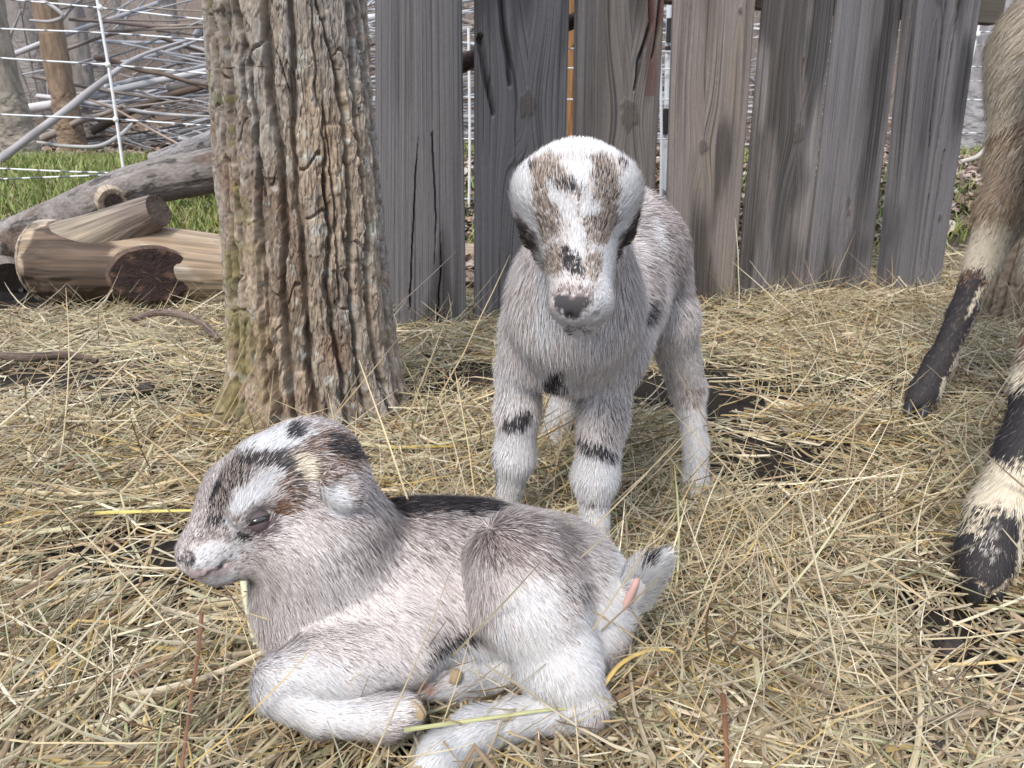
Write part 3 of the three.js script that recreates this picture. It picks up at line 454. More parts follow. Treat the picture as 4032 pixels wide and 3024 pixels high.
function skinMesh(prims, cell) { // surface nets over the blocks that the skin crosses
  const lo = [9, 9, 9], hi = [-9, -9, -9];
  for (const q of prims) if (!q.cut) for (let i = 0; i < 3; i++) { lo[i] = Math.min(lo[i], q.m[i] - q.R - cell * 3); hi[i] = Math.max(hi[i], q.m[i] + q.R + cell * 3); }
  const B = 8, nb = [0, 1, 2].map((i) => Math.ceil((hi[i] - lo[i]) / cell / B)), n = nb.map((b) => b * B + 1), at = (i, j, k) => (k * n[1] + j) * n[0] + i;
  const val = new Float32Array(n[0] * n[1] * n[2]).fill(NaN), blocks = [], half = (B * cell * Math.sqrt(3)) / 2;
  for (let bk = 0; bk < nb[2]; bk++) for (let bj = 0; bj < nb[1]; bj++) for (let bi = 0; bi < nb[0]; bi++) {
    const d = field(prims, lo[0] + (bi + 0.5) * B * cell, lo[1] + (bj + 0.5) * B * cell, lo[2] + (bk + 0.5) * B * cell);
    if (Math.abs(d) > half * 1.9) continue;
    blocks.push([bi, bj, bk]);
    for (let k = 0; k <= B; k++) for (let j = 0; j <= B; j++) for (let i = 0; i <= B; i++) { const I = bi * B + i, J = bj * B + j, K = bk * B + k, a = at(I, J, K); if (val[a] !== val[a]) val[a] = field(prims, lo[0] + I * cell, lo[1] + J * cell, lo[2] + K * cell); }
  }
  const vid = new Map(), pos = [], nor = [], idx = [], e = cell * 0.25;
  const vert = (i, j, k) => {
    const key = at(i, j, k); if (vid.has(key)) return vid.get(key);
    let sx = 0, sy = 0, sz = 0, c = 0; const v = [];
    for (let m = 0; m < 8; m++) v.push(val[at(i + (m & 1), j + ((m >> 1) & 1), k + (m >> 2))]);
    for (let m = 0; m < 8; m++) for (let ax = 0; ax < 3; ax++) { const o = m ^ (1 << ax); if (o < m || v[m] < 0 === v[o] < 0) continue; const t = v[m] / (v[m] - v[o]); sx += (m & 1) + (ax === 0 ? t : 0); sy += ((m >> 1) & 1) + (ax === 1 ? t : 0); sz += (m >> 2) + (ax === 2 ? t : 0); c++; }
    let x = lo[0] + (i + sx / c) * cell, y = lo[1] + (j + sy / c) * cell, z = lo[2] + (k + sz / c) * cell, g;
    for (let it = 0; it < 2; it++) {
      const d = field(prims, x, y, z); g = [field(prims, x + e, y, z) - field(prims, x - e, y, z), field(prims, x, y + e, z) - field(prims, x, y - e, z), field(prims, x, y, z + e) - field(prims, x, y, z - e)];
      g = nrm3(g); if (it === 0) { const s = clamp(d, -cell * 0.5, cell * 0.5); x -= g[0] * s; y -= g[1] * s; z -= g[2] * s; }
    }
    pos.push(x, y, z); nor.push(...g); vid.set(key, pos.length / 3 - 1); return pos.length / 3 - 1;
  };
  for (const [bi, bj, bk] of blocks) for (let k = 0; k < B; k++) for (let j = 0; j < B; j++) for (let i = 0; i < B; i++) {
    const I = bi * B + i, J = bj * B + j, K = bk * B + k, s = val[at(I, J, K)] < 0;
    for (let ax = 0; ax < 3; ax++) {
      const t = val[at(I + (ax === 0), J + (ax === 1), K + (ax === 2))]; if (t !== t || t < 0 === s) continue;
      const P = (a, b) => (ax === 0 ? vert(I, J - a, K - b) : ax === 1 ? vert(I - b, J, K - a) : vert(I - a, J - b, K));
      if (ax === 0 ? J < 1 || K < 1 : ax === 1 ? I < 1 || K < 1 : I < 1 || J < 1) continue;
      const q = [P(1, 1), P(0, 1), P(0, 0), P(1, 0)];
      if (s) idx.push(q[0], q[1], q[2], q[0], q[2], q[3]); else idx.push(q[0], q[2], q[1], q[0], q[3], q[2]);
    }
  }
  const g = new THREE.BufferGeometry(); g.setAttribute('position', new THREE.Float32BufferAttribute(pos, 3)); g.setAttribute('normal', new THREE.Float32BufferAttribute(nor, 3)); g.setIndex(idx);
  return g;
}
// coat markings: [centre x, y, z, half length, half height, turn] as @S gives them, a kind of hair, how sure, how deep
const mark = (s, kind, p = 1, deep = 0.03) => ({ c: s.slice(0, 3), r1: s[3], r2: s[4], ca: Math.cos(s[5]), sa: Math.sin(s[5]), kind, p, deep });
function coat(marks, base, x, y, z, r) { // the kind of hair that grows at a point
  const jx = x + 0.004 * (noise(x * 200, y * 200, z * 200) - 0.5), jy = y + 0.004 * (noise(x * 200 + 40, y * 200, z * 200) - 0.5), jz = z;
  let kind = base;
  for (const m of marks) {
    const dx = jx - m.c[0], dy = jy - m.c[1], dz = jz - m.c[2], up = dy * U3[1] + dz * U3[2], deep = dy * C3[1] + dz * C3[2];
    if (Math.abs(deep) > m.deep * 1.1) continue;
    const a = (dx * m.ca + up * m.sa) / m.r1, b = (-dx * m.sa + up * m.ca) / m.r2, e = a * a + b * b; if (e > 1.7) continue;
    if (r() < m.p * (1 - smoothstep(e, 0.45, 1.6)) * (1 - smoothstep(Math.abs(deep) / m.deep, 0.8, 1.1))) kind = m.kind;
  }
  return kind;
}
const HAIR = { // linear colours of single hairs: [share, r, g, b]
  taupe: [[0.62, 0.555, 0.515, 0.51], [0.28, 0.335, 0.285, 0.28], [0.10, 0.10, 0.075, 0.072]],
  dusk: [[0.36, 0.42, 0.365, 0.355], [0.42, 0.20, 0.16, 0.153], [0.24, 0.05, 0.038, 0.038]],
  pale: [[0.74, 0.69, 0.66, 0.66], [0.24, 0.44, 0.395, 0.385], [0.04, 0.16, 0.13, 0.13]],
  white: [[0.85, 0.65, 0.665, 0.695], [0.15, 0.66, 0.63, 0.61]],
  cream: [[0.8, 0.70, 0.64, 0.52], [0.2, 0.5, 0.44, 0.34]],
  dark: [[0.88, 0.022, 0.021, 0.026], [0.12, 0.12, 0.10, 0.10]],
  brown: [[0.7, 0.17, 0.095, 0.06], [0.2, 0.3, 0.2, 0.15], [0.1, 0.04, 0.03, 0.027]],
  tan: [[0.55, 0.46, 0.36, 0.255], [0.33, 0.31, 0.22, 0.15], [0.12, 0.1, 0.065, 0.045]],
  speck: [[0.34, 0.40, 0.33, 0.295], [0.10, 0.60, 0.56, 0.53], [0.56, 0.028, 0.023, 0.025]],
  fawn: [[0.42, 0.40, 0.335, 0.285], [0.34, 0.25, 0.195, 0.155], [0.24, 0.05, 0.041, 0.04]],
  grey: [[0.6, 0.46, 0.44, 0.42], [0.3, 0.33, 0.31, 0.3], [0.1, 0.18, 0.16, 0.15]],
  mauve: [[0.7, 0.135, 0.105, 0.115], [0.3, 0.26, 0.21, 0.215]],
  pink: [[1, 0.62, 0.40, 0.37]],
  nose: [[1, 0.060, 0.056, 0.063]],
  lip: [[1, 0.50, 0.40, 0.41]],
};
const BARE = { nose: 1, lip: 1, pink: 1 };
const hairColor = (kind, r) => { let q = r(); for (const h of HAIR[kind]) { if (q < h[0]) { const k = 0.9 + 0.2 * r(); return [h[1] * k, h[2] * k, h[3] * k]; } q -= h[0]; } const h = HAIR[kind][0]; return [h[1], h[2], h[3]]; };
const meanColor = (kind) => { const o = [0, 0, 0]; for (const h of HAIR[kind]) for (let i = 0; i < 3; i++) o[i] += h[0] * h[i + 1]; return o; };
const hairGeo = (() => { // a curved tapering lock: x across, y along, z out of the skin
  const rows = [[0, 0.5, 0], [0.3, 0.46, 0.07], [0.65, 0.3, 0.08], [1, 0.03, 0.02]], p = [], ix = [];
  rows.forEach(([y, w, z], i) => { p.push(-w, y, z, w, y, z); if (i) { const a = i * 2 - 2; ix.push(a, a + 1, a + 3, a, a + 3, a + 2); } });
  const g = new THREE.BufferGeometry(); g.setAttribute('position', new THREE.Float32BufferAttribute(p, 3)); g.setIndex(ix); g.computeVertexNormals(); return g;
})();
const furM = mat({ roughness: 0.62, color: lin(1, 1, 1) });
const skinM = mat({ vertexColors: true, roughness: 0.75 });
function animal(root, prims, o) { // o: cell, marks, base(p), hairs, length(q, p), seed, bare: [[x, y, z, r]...]
  const r = rng(o.seed), off = root.position, g = skinMesh(prims, o.cell), P = g.attributes.position, N = g.attributes.normal, n = P.count;
  const cm = new Float32Array(n * 4), col = new Float32Array(n * 3), fur = prims.filter((q) => !q.cut);
  for (let i = 0; i < n; i++) {
    const x = P.getX(i), y = P.getY(i), z = P.getZ(i); let sx = 0, sy = 0, sz = 0, sl = 0, sw = 1e-9;
    for (const q of fur) { const lo = Math.sqrt((x - q.m[0]) ** 2 + (y - q.m[1]) ** 2 + (z - q.m[2]) ** 2) - q.R; if (lo > 0.03) continue; const w = Math.exp(-Math.max(0, dist(q, x, y, z)) / 0.007); sx += w * q.comb[0]; sy += w * q.comb[1]; sz += w * q.comb[2]; sl += w * q.len; sw += w; }
    cm.set([sx / sw, sy / sw, sz / sw, sl / sw], i * 4);
    let kind = coat(o.marks, o.base(x, y, z, r), x, y, z, r); let c = meanColor(kind); if (!BARE[kind]) c = c.map((e) => e * 0.9); col.set(c, i * 3);
  }
  const idx = g.index.array, m = idx.length / 3, cum = new Float32Array(m); let A = 0;
  const v = (i) => [P.getX(i), P.getY(i), P.getZ(i)];
  for (let t = 0; t < m; t++) { const a = v(idx[t * 3]), b = v(idx[t * 3 + 1]), c = v(idx[t * 3 + 2]); A += len3(cross3(sub3(b, a), sub3(c, a))) / 2; cum[t] = A; }
  const list = [], M = new THREE.Matrix4();
  for (let t = 0, k = 0; k < o.hairs; k++) {
    const target = ((k + r()) / o.hairs) * A; while (t < m - 1 && cum[t] < target) t++;
    let b1 = r(), b2 = r(); if (b1 + b2 > 1) { b1 = 1 - b1; b2 = 1 - b2; } const b0 = 1 - b1 - b2, ia = idx[t * 3], ib = idx[t * 3 + 1], ic = idx[t * 3 + 2];
    const L = (arr, s, c) => arr[ia * s + c] * b0 + arr[ib * s + c] * b1 + arr[ic * s + c] * b2;
    const p = [L(P.array, 3, 0), L(P.array, 3, 1), L(P.array, 3, 2)], nn = nrm3([L(N.array, 3, 0), L(N.array, 3, 1), L(N.array, 3, 2)]);
    if (o.bare?.some((q) => (p[0] - q[0]) ** 2 + (p[1] - q[1]) ** 2 + (p[2] - q[2]) ** 2 < q[3] * q[3])) continue;
    const kind = coat(o.marks, o.base(p[0], p[1], p[2], r), p[0], p[1], p[2], r); if (BARE[kind]) continue;
    let d = [L(cm, 4, 0), L(cm, 4, 1), L(cm, 4, 2)]; const swirl = 2.2 * (fbm(p[0] * 26, p[1] * 26, p[2] * 26, 2) - 0.5);
    d = comb3([1, d], [-dot3(d, nn), nn]); const side = cross3(nn, d); d = nrm3(comb3([1, d], [swirl * 0.3, side], [0.42 * (r() - 0.5), side], [1e-4, [0, -1, 0]]));
    const lift = (o.lift ?? 0.27) * (0.6 + 0.9 * r()), dir = nrm3(comb3([1, d], [lift, nn])), w = nrm3(cross3(dir, nn)), out = cross3(w, dir);
    const len = (0.65 + 0.6 * r()) * L(cm, 4, 3) * o.length(p, kind), wid = (o.width ?? 0.0006) * (0.75 + 0.6 * r());
    M.set(w[0] * wid, dir[0] * len, out[0] * len, p[0] - nn[0] * 0.0006 - off.x, w[1] * wid, dir[1] * len, out[1] * len, p[1] - nn[1] * 0.0006 - off.y, w[2] * wid, dir[2] * len, out[2] * len, p[2] - nn[2] * 0.0006 - off.z, 0, 0, 0, 1);
    list.push([M.clone(), hairColor(kind, r)]);
  }
  g.setAttribute('color', new THREE.BufferAttribute(col, 3));
  partW('body', g, skinM, root);
  instanced('fur', hairGeo, furM, list, root, 'stuff');
}
// the head in its own axes: X to the nose, Y to the crown, Z to one side, origin between the eyes; m stretches the muzzle
function headAxes(o, X, Y, yaw = 0) {
  X = nrm3(X); let Z = nrm3(cross3(X, Y)); Y = cross3(Z, X);
  const X2 = comb3([Math.cos(yaw), X], [-Math.sin(yaw), Z]), Z2 = comb3([Math.cos(yaw), Z], [Math.sin(yaw), X]);
  return { o, X: X2, Y, Z: Z2, at: (x, y, z) => comb3([1, o], [x, X2], [y, Y], [z, Z2]) };
}
function headPrims(h, { m = 1, s = 1, ear = [-0.047, -0.018, 0.036], rear = 1, deep = 0, bud = 0.026, budZ = 0.021 } = {}) {
  const ax = [h.X, h.Y, h.Z], p = (x, y, z) => h.at((x > 0 ? x * m : x * rear) * s, y * s, z * s), e = (x, y, z, a, b, c, k, o) => egg(p(x, y, z), [a * s, b * s, c * s], ax, k, o), back = (b = 0, up = 0, len = 0.5) => ({ comb: nrm3(comb3([-1, h.X], [up, h.Y])), len });
  const q = [
    e(-0.034, 0.011, 0, 0.043 * rear, 0.033, 0.036, 0.014, back(0, 0.1, 0.6)), e(-0.010, 0.024, 0, 0.027, 0.020, 0.031, 0.016, back(0, 0.9, 0.55)),
    cone(p(0.0, 0.010, 0), p(0.036, 0.0075 - deep * 0.3, 0), 0.026 * s, (0.0165 + deep * 0.3) * s, 0.014, back(0, 0.35, 0.34)),
    cone(p(0.002, 0.029, 0), p(0.043, 0.012, 0), 0.0165 * s, 0.0095 * s, 0.01, back(0, 0.35, 0.4)),
    e(0.043, 0.0075, 0, 0.0085, 0.0115, 0.0175, 0.009, back(0, 0.3, 0.25)),
    cone(p(-0.014, -0.018, 0), p(0.0395, -0.0065 - deep, 0), 0.0175 * s, (0.0088 + deep * 0.4) * s, 0.009, back(0, -0.3, 0.4)),
  ];
  for (const z of [-1, 1]) {
    q.push(e(-0.020, bud, z * budZ, 0.017, 0.016, 0.016, 0.012, back(0, 0.6, 0.6)));
    q.push(e(-0.010, -0.011, z * 0.0165, 0.022, 0.020, 0.0125, 0.012, back(0, -0.5, 0.5)));
    q.push(e(0.038, 0.002 - deep * 0.5, z * 0.0095, 0.010, 0.0085, 0.0085, 0.006, back(0, 0.1, 0.25)));
    q.push(e(-0.003, 0.009, z * 0.0285, 0.015, 0.009, 0.0085, 0.008, back(0, 0.5, 0.45)));
    q.push(egg(p(ear[0], ear[1], z * ear[2]), [0.012 * s, 0.015 * s, 0.0058 * s], [h.X, nrm3(comb3([1, h.Y], [z * 0.4, h.Z])), nrm3(comb3([1, h.Z], [-z * 0.4, h.Y]))], 0.004, { comb: nrm3(comb3([-0.7, h.X], [-0.6, h.Y])), len: 0.3 }));
    q.push(egg(p(ear[0] + 0.001, ear[1] - 0.002, z * (ear[2] + 0.0068)), [0.007 * s, 0.009 * s, 0.0035 * s], ax, 0.003, { cut: true }));
    q.push(egg(p(0.0, 0.0005, z * 0.0365), [0.0088 * s, 0.0062 * s, 0.0075 * s], ax, 0.004, { cut: true }));
    q.push(egg(p(0.0515, 0.0105, z * 0.0075), [0.0038 * s, 0.0034 * s, 0.0024 * s], ax, 0.002, { cut: true }));
    q.push({ ...cone(p(0.0505, 0.0003 - deep * 0.6, z * 0.003), p(0.030, -0.0065 - deep * 0.6, z * 0.0185), 0.0018 * s, 0.0014 * s, 0.002), cut: true });
  }
  return q;
}
const eyeM = new THREE.MeshPhysicalMaterial({ color: lin(0.016, 0.012, 0.011), roughness: 0.12, clearcoat: 1, clearcoatRoughness: 0.03 }), irisM = mat({ color: lin(0.10, 0.075, 0.05), roughness: 0.25 }), lidM = mat({ color: lin(0.10, 0.078, 0.083), roughness: 0.95 });
function eyes(root, h, s, open = 0.5, tilt = 0.12, size = 1, shift = 0, side = 0.0268) {
  for (const z of [-1, 1]) {
    const c = comb3([1, h.at(0, 0.0005 * s, z * 0.0285 * s)], [-1, [root.position.x, root.position.y, root.position.z]]), R = 0.0075 * s * size;
    const B = new THREE.Matrix4().makeBasis(V(...h.X), V(...h.Y), V(...h.Z)).setPosition(...c);
    const ball0 = new THREE.SphereGeometry(R, 32, 24); ball0.applyMatrix4(B); const e = part('eye', ball0, eyeM, root);
    const lid = (th0, th1, r) => { const g = new THREE.SphereGeometry(R * r, 32, 10, 0, Math.PI * 2, th0, th1 - th0); g.rotateZ(tilt); g.applyMatrix4(B); return g; };
    part('upper_eyelid', lid(0, Math.PI / 2 - 0.38 * open, 1.06), lidM, e);
    part('lower_eyelid', lid(Math.PI / 2 + 0.5 * open, Math.PI, 1.04), lidM, e);
    const pu = new THREE.SphereGeometry(R * 0.62, 20, 12); pu.scale(1, 0.42, 0.25); pu.translate(0, 0, z * R * 0.9); pu.rotateZ(tilt); pu.applyMatrix4(B); part('pupil', pu, eyeM, e);
  }
}
function hoof(root, at, fwd, up, s, m, gap = 1) { // two toes side by side with a cleft
  const F = nrm3(fwd), Z = nrm3(cross3(F, up)), Y = cross3(Z, F), gs = [];
  for (const z of [-1, 1]) {
    const g = new THREE.SphereGeometry(1, 20, 14), p = g.attributes.position;
    for (let i = 0; i < p.count; i++) {
      let x = p.getX(i), y = p.getY(i), q = p.getZ(i); y = Math.max(y, -0.55); const sh = 1 - 0.3 * Math.max(0, y);
      const a = comb3([1, at], [x * s * 1.15 * sh + s * 0.25 * -y, F], [y * s * 1.15, Y], [(q * 0.5 * (1 - 0.25 * Math.max(0, x)) + z * 0.52 * gap) * s, Z], [-1, [root.position.x, root.position.y, root.position.z]]); p.setXYZ(i, ...a);
    }
    g.computeVertexNormals(); gs.push(g);
  }
  part('hoof', mergeGeometries(gs), m, root);
}


// ---------------------------------------------------------------- the kid lying in the hay
{
  const t = thing('goat_kid', 'taupe and white baby goat lying folded in the hay, seen from its side', 'baby goat', [-0.05, 0, -0.46]);
  const h = headAxes([-.1581, .139, -.438], comb3([-0.766, [1, 0, 0]], [-0.643, U3]), comb3([-0.643, [1, 0, 0]], [0.766, U3]), 0.36);
  const back = [1, 0, 0], dn = (a, b, c = 0) => nrm3([a, b, c]);
  const trunk = { comb: dn(0.75, -0.6, 0.2), len: 1.1 };
  const prims = [
    ...chain([[...[-.1096, .0724, -.475], 0.051], [...[-.0719, .0661, -.485], 0.0535], [...[-.0253, .0649, -.485], 0.053], [...[.025, .0541, -.49], 0.049]], 0.03, trunk),
    cone([.025, .0541, -.49], [.0436, .0505, -.475], 0.049, 0.034, 0.03, { comb: dn(0.8, -0.7), len: 1.1 }),
    cone([-.1266, .0884, -.462], [-.1293, .1334, -.45], 0.043, 0.0385, 0.026, { comb: dn(0.35, -0.9), len: 1.15 }),
    cone([-.1293, .1334, -.45], [-.1305, .1555, -.452], 0.0385, 0.035, 0.022, { comb: dn(0.35, -0.9), len: 1.15 }),
    cone([-.125, .1102, -.455], [-.1324, .0678, -.452], 0.037, 0.0355, 0.026, { comb: dn(0.15, -1), len: 1.2 }),
    egg([-.0955, .065, -.448], [0.032, 0.040, 0.028], [[1, 0, 0], U3, C3], 0.024, { comb: dn(0.35, -0.9), len: 1.1 }),
    // near foreleg, folded under
    cone([-.0751, .0616, -.425], [-.1037, .0624, -.404], 0.029, 0.0215, 0.018, { comb: dn(0.5, -0.75), len: 0.9 }),
    cone([-.1037, .0624, -.404], [-.1404, .0626, -.389], 0.0215, 0.0148, 0.014, { comb: dn(0.9, -0.5), len: 0.8 }),
    cone([-.1418, .0562, -.387], [-.1153, .042, -.38], 0.0148, 0.0108, 0.002, { comb: dn(1, -0.25), len: 0.75 }),
    cone([-.1153, .042, -.38], [-.0761, .0424, -.378], 0.0108, 0.0115, 0.004, { comb: dn(1, -0.05), len: 0.75 }),
    cone([-.0761, .0424, -.378], [-.0657, .0449, -.379], 0.0115, 0.0108, 0.006, { comb: dn(1, 0.1), len: 0.65 }),
    // far foreleg, mostly hidden
    cone([-.1161, .0195, -.475], [-.1505, .0096, -.462], 0.026, 0.017, 0.014), cone([-.1505, .0096, -.462], [-.101, .0034, -.46], 0.014, 0.012, 0.008),
    // near hind leg: stifle up, shank down to the hock, cannon along the ground
    cone([.0351, .072, -.468], [.0041, .1156, -.435], 0.042, 0.0255, 0.022, { comb: dn(0.7, -0.75), len: 1.0 }),
    cone([.0041, .1156, -.435], [.0106, .0903, -.426], 0.0255, 0.029, 0.016, { comb: dn(0.6, -0.8), len: 1.0 }),
    cone([.0106, .0903, -.426], [.0291, .0548, -.413], 0.029, 0.0225, 0.016, { comb: dn(0.45, -0.9), len: 1.05 }),
    cone([.0291, .0548, -.413], [.0461, .0342, -.403], 0.0235, 0.0135, 0.012, { comb: dn(0.4, -0.9), len: 0.9 }),
    cone([.0442, .0316, -.401], [.004, .0296, -.392], 0.0135, 0.0098, 0.007, { comb: dn(-1, -0.15), len: 0.85 }),
    cone([.004, .0296, -.392], [-.0214, .0269, -.384], 0.0098, 0.0125, 0.008, { comb: dn(-1, -0.25), len: 0.8 }),
    cone([-.0214, .0269, -.384], [-.0413, .0238, -.368], 0.0125, 0.0125, 0.008, { comb: dn(-0.8, -0.5, 0.3), len: 0.8 }),
    cone([-.0413, .0238, -.368], [-.0488, .0193, -.36], 0.0125, 0.009, 0.006, { comb: dn(-0.7, -0.7, 0.3), len: 0.6 }),
    egg([.0465, .048, -.462], [0.026, 0.032, 0.03], [[1, 0, 0], U3, C3], 0.018, { comb: dn(0.5, -0.9), len: 1.1 }),
    // white flank and far hind foot poking out beneath
    cone([-.0101, .029, -.462], [-.0343, .0247, -.455], 0.026, 0.0205, 0.014, { comb: dn(-0.8, -0.6), len: 1 }),
    cone([-.005, .0291, -.437], [-.0295, .0289, -.428], 0.0135, 0.0115, 0.01, { comb: dn(-1, -0.2), len: 0.8 }),
    cone([-.0295, .0289, -.428], [-.0503, .0315, -.422], 0.0115, 0.0105, 0.008, { comb: dn(-1, -0.1), len: 0.6 }),
    // tail, held up and fanned
    cone([.06, .0557, -.47], [.0728, .0638, -.458], 0.016, 0.009, 0.01, { comb: dn(0.6, 0.3), len: 1 }),
    egg([.0762, .0838, -.45], [0.031, 0.0082, 0.006], [dn(0.36, 0.89, 0.28), dn(0.93, -0.34, -0.1), dn(0, -0.3, 0.95)], 0.004, { comb: dn(-0.75, 0.65, 0.1), len: 1.15 }),
    egg([.0856, .0865, -.448], [0.033, 0.0095, 0.006], [dn(0.30, 0.91, 0.28), dn(0.95, -0.28, -0.1), dn(0, -0.3, 0.95)], 0.003, { comb: dn(0.95, 0.25, 0.1), len: 1.15 }),
    ...headPrims(h, { m: 0.92, s: 1.0, ear: [-0.047, -0.016, 0.0425] }),
  ];
  for (const q of prims) if (q.comb === undefined) q.comb = back;
  const m = [
    mark([-.1244, .116, -.4064, .0335, .0363, 0], 'pale', 0.7, 0.06), mark([-.0045, .1388, -.4189, .0169, .0107, .1745], 'dusk', 0.8, 0.05), mark([-.0631, .1204, -.4553, .0398, .0153, 0], 'dusk', 0.5, 0.08), mark([.0239, .1328, -.421, .0256, .0114, -.6109], 'dusk', 0.55, 0.06),
    mark([-.0744, .0943, -.4199, .0203, .0349, 0], 'pale', 0.5, 0.05),
    mark([-.1136, .0586, -.3784, .0464, .0213, -.0698], 'white', 0.92, 0.05), mark([-.0747, .0632, -.3933, .0253, .0169, 0], 'pale', 0.7, 0.04),
    mark([.008, .0896, -.3932, .0199, .0359, -.1396], 'white', 0.85, 0.05), mark([.0262, .0608, -.388, .0306, .0223, -.6981], 'white', 0.9, 0.05), mark([.0489, .0746, -.4118, .0179, .0208, 0], 'white', 0.96, 0.05), mark([.0383, .1076, -.4156, .012, .0046, -.3491], 'dark', 0.45, 0.03),
    mark([-.0045, .0364, -.381, .053, .0173, .1745], 'white', 0.96, 0.05), mark([-.0416, .0352, -.3601, .0187, .0187, 0], 'white', 0.95, 0.05),
    mark([-.0359, .0685, -.4218, .0184, .0071, .4712], 'dark', 0.85, 0.02), mark([-.023, .0487, -.4258, .0257, .0145, -.1396], 'white', 1, 0.045), mark([-.0522, .0374, -.4128, .0065, .0065, 0], 'pink', 1, 0.03),
    mark([-.0667, .1276, -.4884, .0356, .0042, -.0175], 'dark', 0.95, 0.02), mark([-.0344, .1273, -.4889, .0292, .0039, -.0349], 'dark', 0.95, 0.02),
    mark([.0811, .0967, -.44, .0392, .0211, 1.1345], 'white', 1, 0.06), mark([.0864, .105, -.455, .0034, .0059, -.4363], 'dark', 0.9, 0.03),
    // head
    mark([-.1387, .1439, -.4068, .0247, .0219, 0], 'pale', 0.75, 0.05), mark([-.1173, .1871, -.4344, .0175, .0147, -.3491], 'brown', 0.62, 0.05), mark([-.1173, .1871, -.4344, .0175, .0147, -.3491], 'speck', 0.35, 0.05),
    mark([-.1475, .1958, -.4353, .0191, .0079, .2443], 'white', 1, 0.05), mark([-.137, .1977, -.4467, .0063, .004, 0], 'dark', 0.95, 0.05), mark([-.1079, .1875, -.4473, .0122, .0049, -.4712], 'dark', 0.85, 0.05),
    mark([-.1675, .1746, -.4181, .0209, .0091, 1.0472], 'speck', 0.95, 0.05), mark([-.1526, .1873, -.4219, .0115, .0041, .1396], 'dark', 0.85, 0.05), mark([-.138, .1845, -.424, .0044, .0075, .6109], 'dark', 0.9, 0.03),
    mark([-.1784, .1672, -.4208, .01, .0022, 1.2566], 'dark', 0.95, 0.06), mark([-.1276, .1822, -.4245, .0061, .0078, .5236], 'cream', 0.9, 0.03), mark([-.1332, .1729, -.4178, .0072, .0105, .2094], 'brown', 0.6, 0.03), mark([-.1316, .1743, -.4187, .0055, .0094, .2094], 'dark', 0.42, 0.03),
    mark([-.1542, .1709, -.4133, .0169, .0063, .7156], 'white', 1, 0.03), mark([-.1389, .1619, -.4131, .006, .0041, .3491], 'brown', 0.9, 0.03), mark([-.1774, .1519, -.4147, .0083, .0033, .2094], 'dark', 0.8, 0.04), mark([-.1846, .1453, -.4127, .0111, .005, .3491], 'speck', 0.45, 0.04),
    mark([-.1669, .1506, -.4113, .0044, .0066, .3491], 'white', 0.9, 0.03), mark([-.1767, .1347, -.4067, .0165, .0072, .3142], 'white', 0.7, 0.04), mark([-.1497, .1512, -.412, .0088, .0063, 0], 'mauve', 0.95, 0.02), mark([-.1612, .1437, -.411, .0044, .0033, -.5236], 'dark', 0.9, 0.02), mark([-.1503, .1416, -.4081, .0094, .0025, -.2094], 'dusk', 0.6, 0.02),
    mark([-.1821, .1193, -.4052, .0167, .005, .1396], 'white', 0.5, 0.05), mark([-.1819, .1246, -.4026, .0143, .0039, .2443], 'lip', 0.8, 0.05), mark([-.1798, .1255, -.4032, .0091, .0011, .4712], 'mauve', 0.95, 0.03), mark([-.1931, .1343, -.4042, .006, .0055, 0], 'nose', 0.45, 0.05), mark([-.1893, .133, -.4026, .003, .0025, 0], 'nose', 1, 0.05), mark([-.1893, .133, -.4026, .0016, .0014, 0], 'dark', 1, 0.02), mark([-.1062, .166, -.4158, .0088, .0094, 0], 'white', 0.95, 0.03),
  ];
  animal(t, prims, { cell: 0.0019, marks: m, base: (x, y, z, r) => (y > 0.125 && r() < 0.3 ? 'dusk' : r() < 0.42 ? 'pale' : 'taupe'), hairs: 300000, seed: 21, width: 0.00042, length: () => 0.0098, bare: [[...[.0732, .0644, -.449], 0.0055], [...[.0754, .0743, -.446], 0.0065], [...[.0784, .0841, -.444], 0.0065], [...[.0811, .0918, -.444], 0.006], [...[.0837, .1001, -.444], 0.0045], [...h.at(0, 0, -0.037), 0.0066], [...h.at(0, 0, 0.037), 0.0085]] });
  eyes(t, h, 1.0, 0.55, 0.42, 0.95);
  partW('bare_tail_skin', limb([[...[.0715, .0639, -.4455], 0.0018], [...[.0754, .0777, -.4425], 0.0027], [...[.0804, .094, -.4405], 0.0024], [...[.0843, .105, -.4415], 0.001]], 12, 24, null, () => [0.62, 0.40, 0.37]), skinM, t);
  const hm = mat({ color: lin(0.34, 0.265, 0.16), roughness: 0.85 });
  hoof(t, [-.0584, .0482, -.377], [1, 0.1, 0.35], U3, 0.0066, hm, 0.45); hoof(t, [-.0359, .0429, -.414], [-0.6, -0.2, 0.6], U3, 0.004, hm, 0.6); hoof(t, [-.0538, .0176, -.356], [-0.7, -0.5, 0.4], U3, 0.0085, hm, 0.8);
}


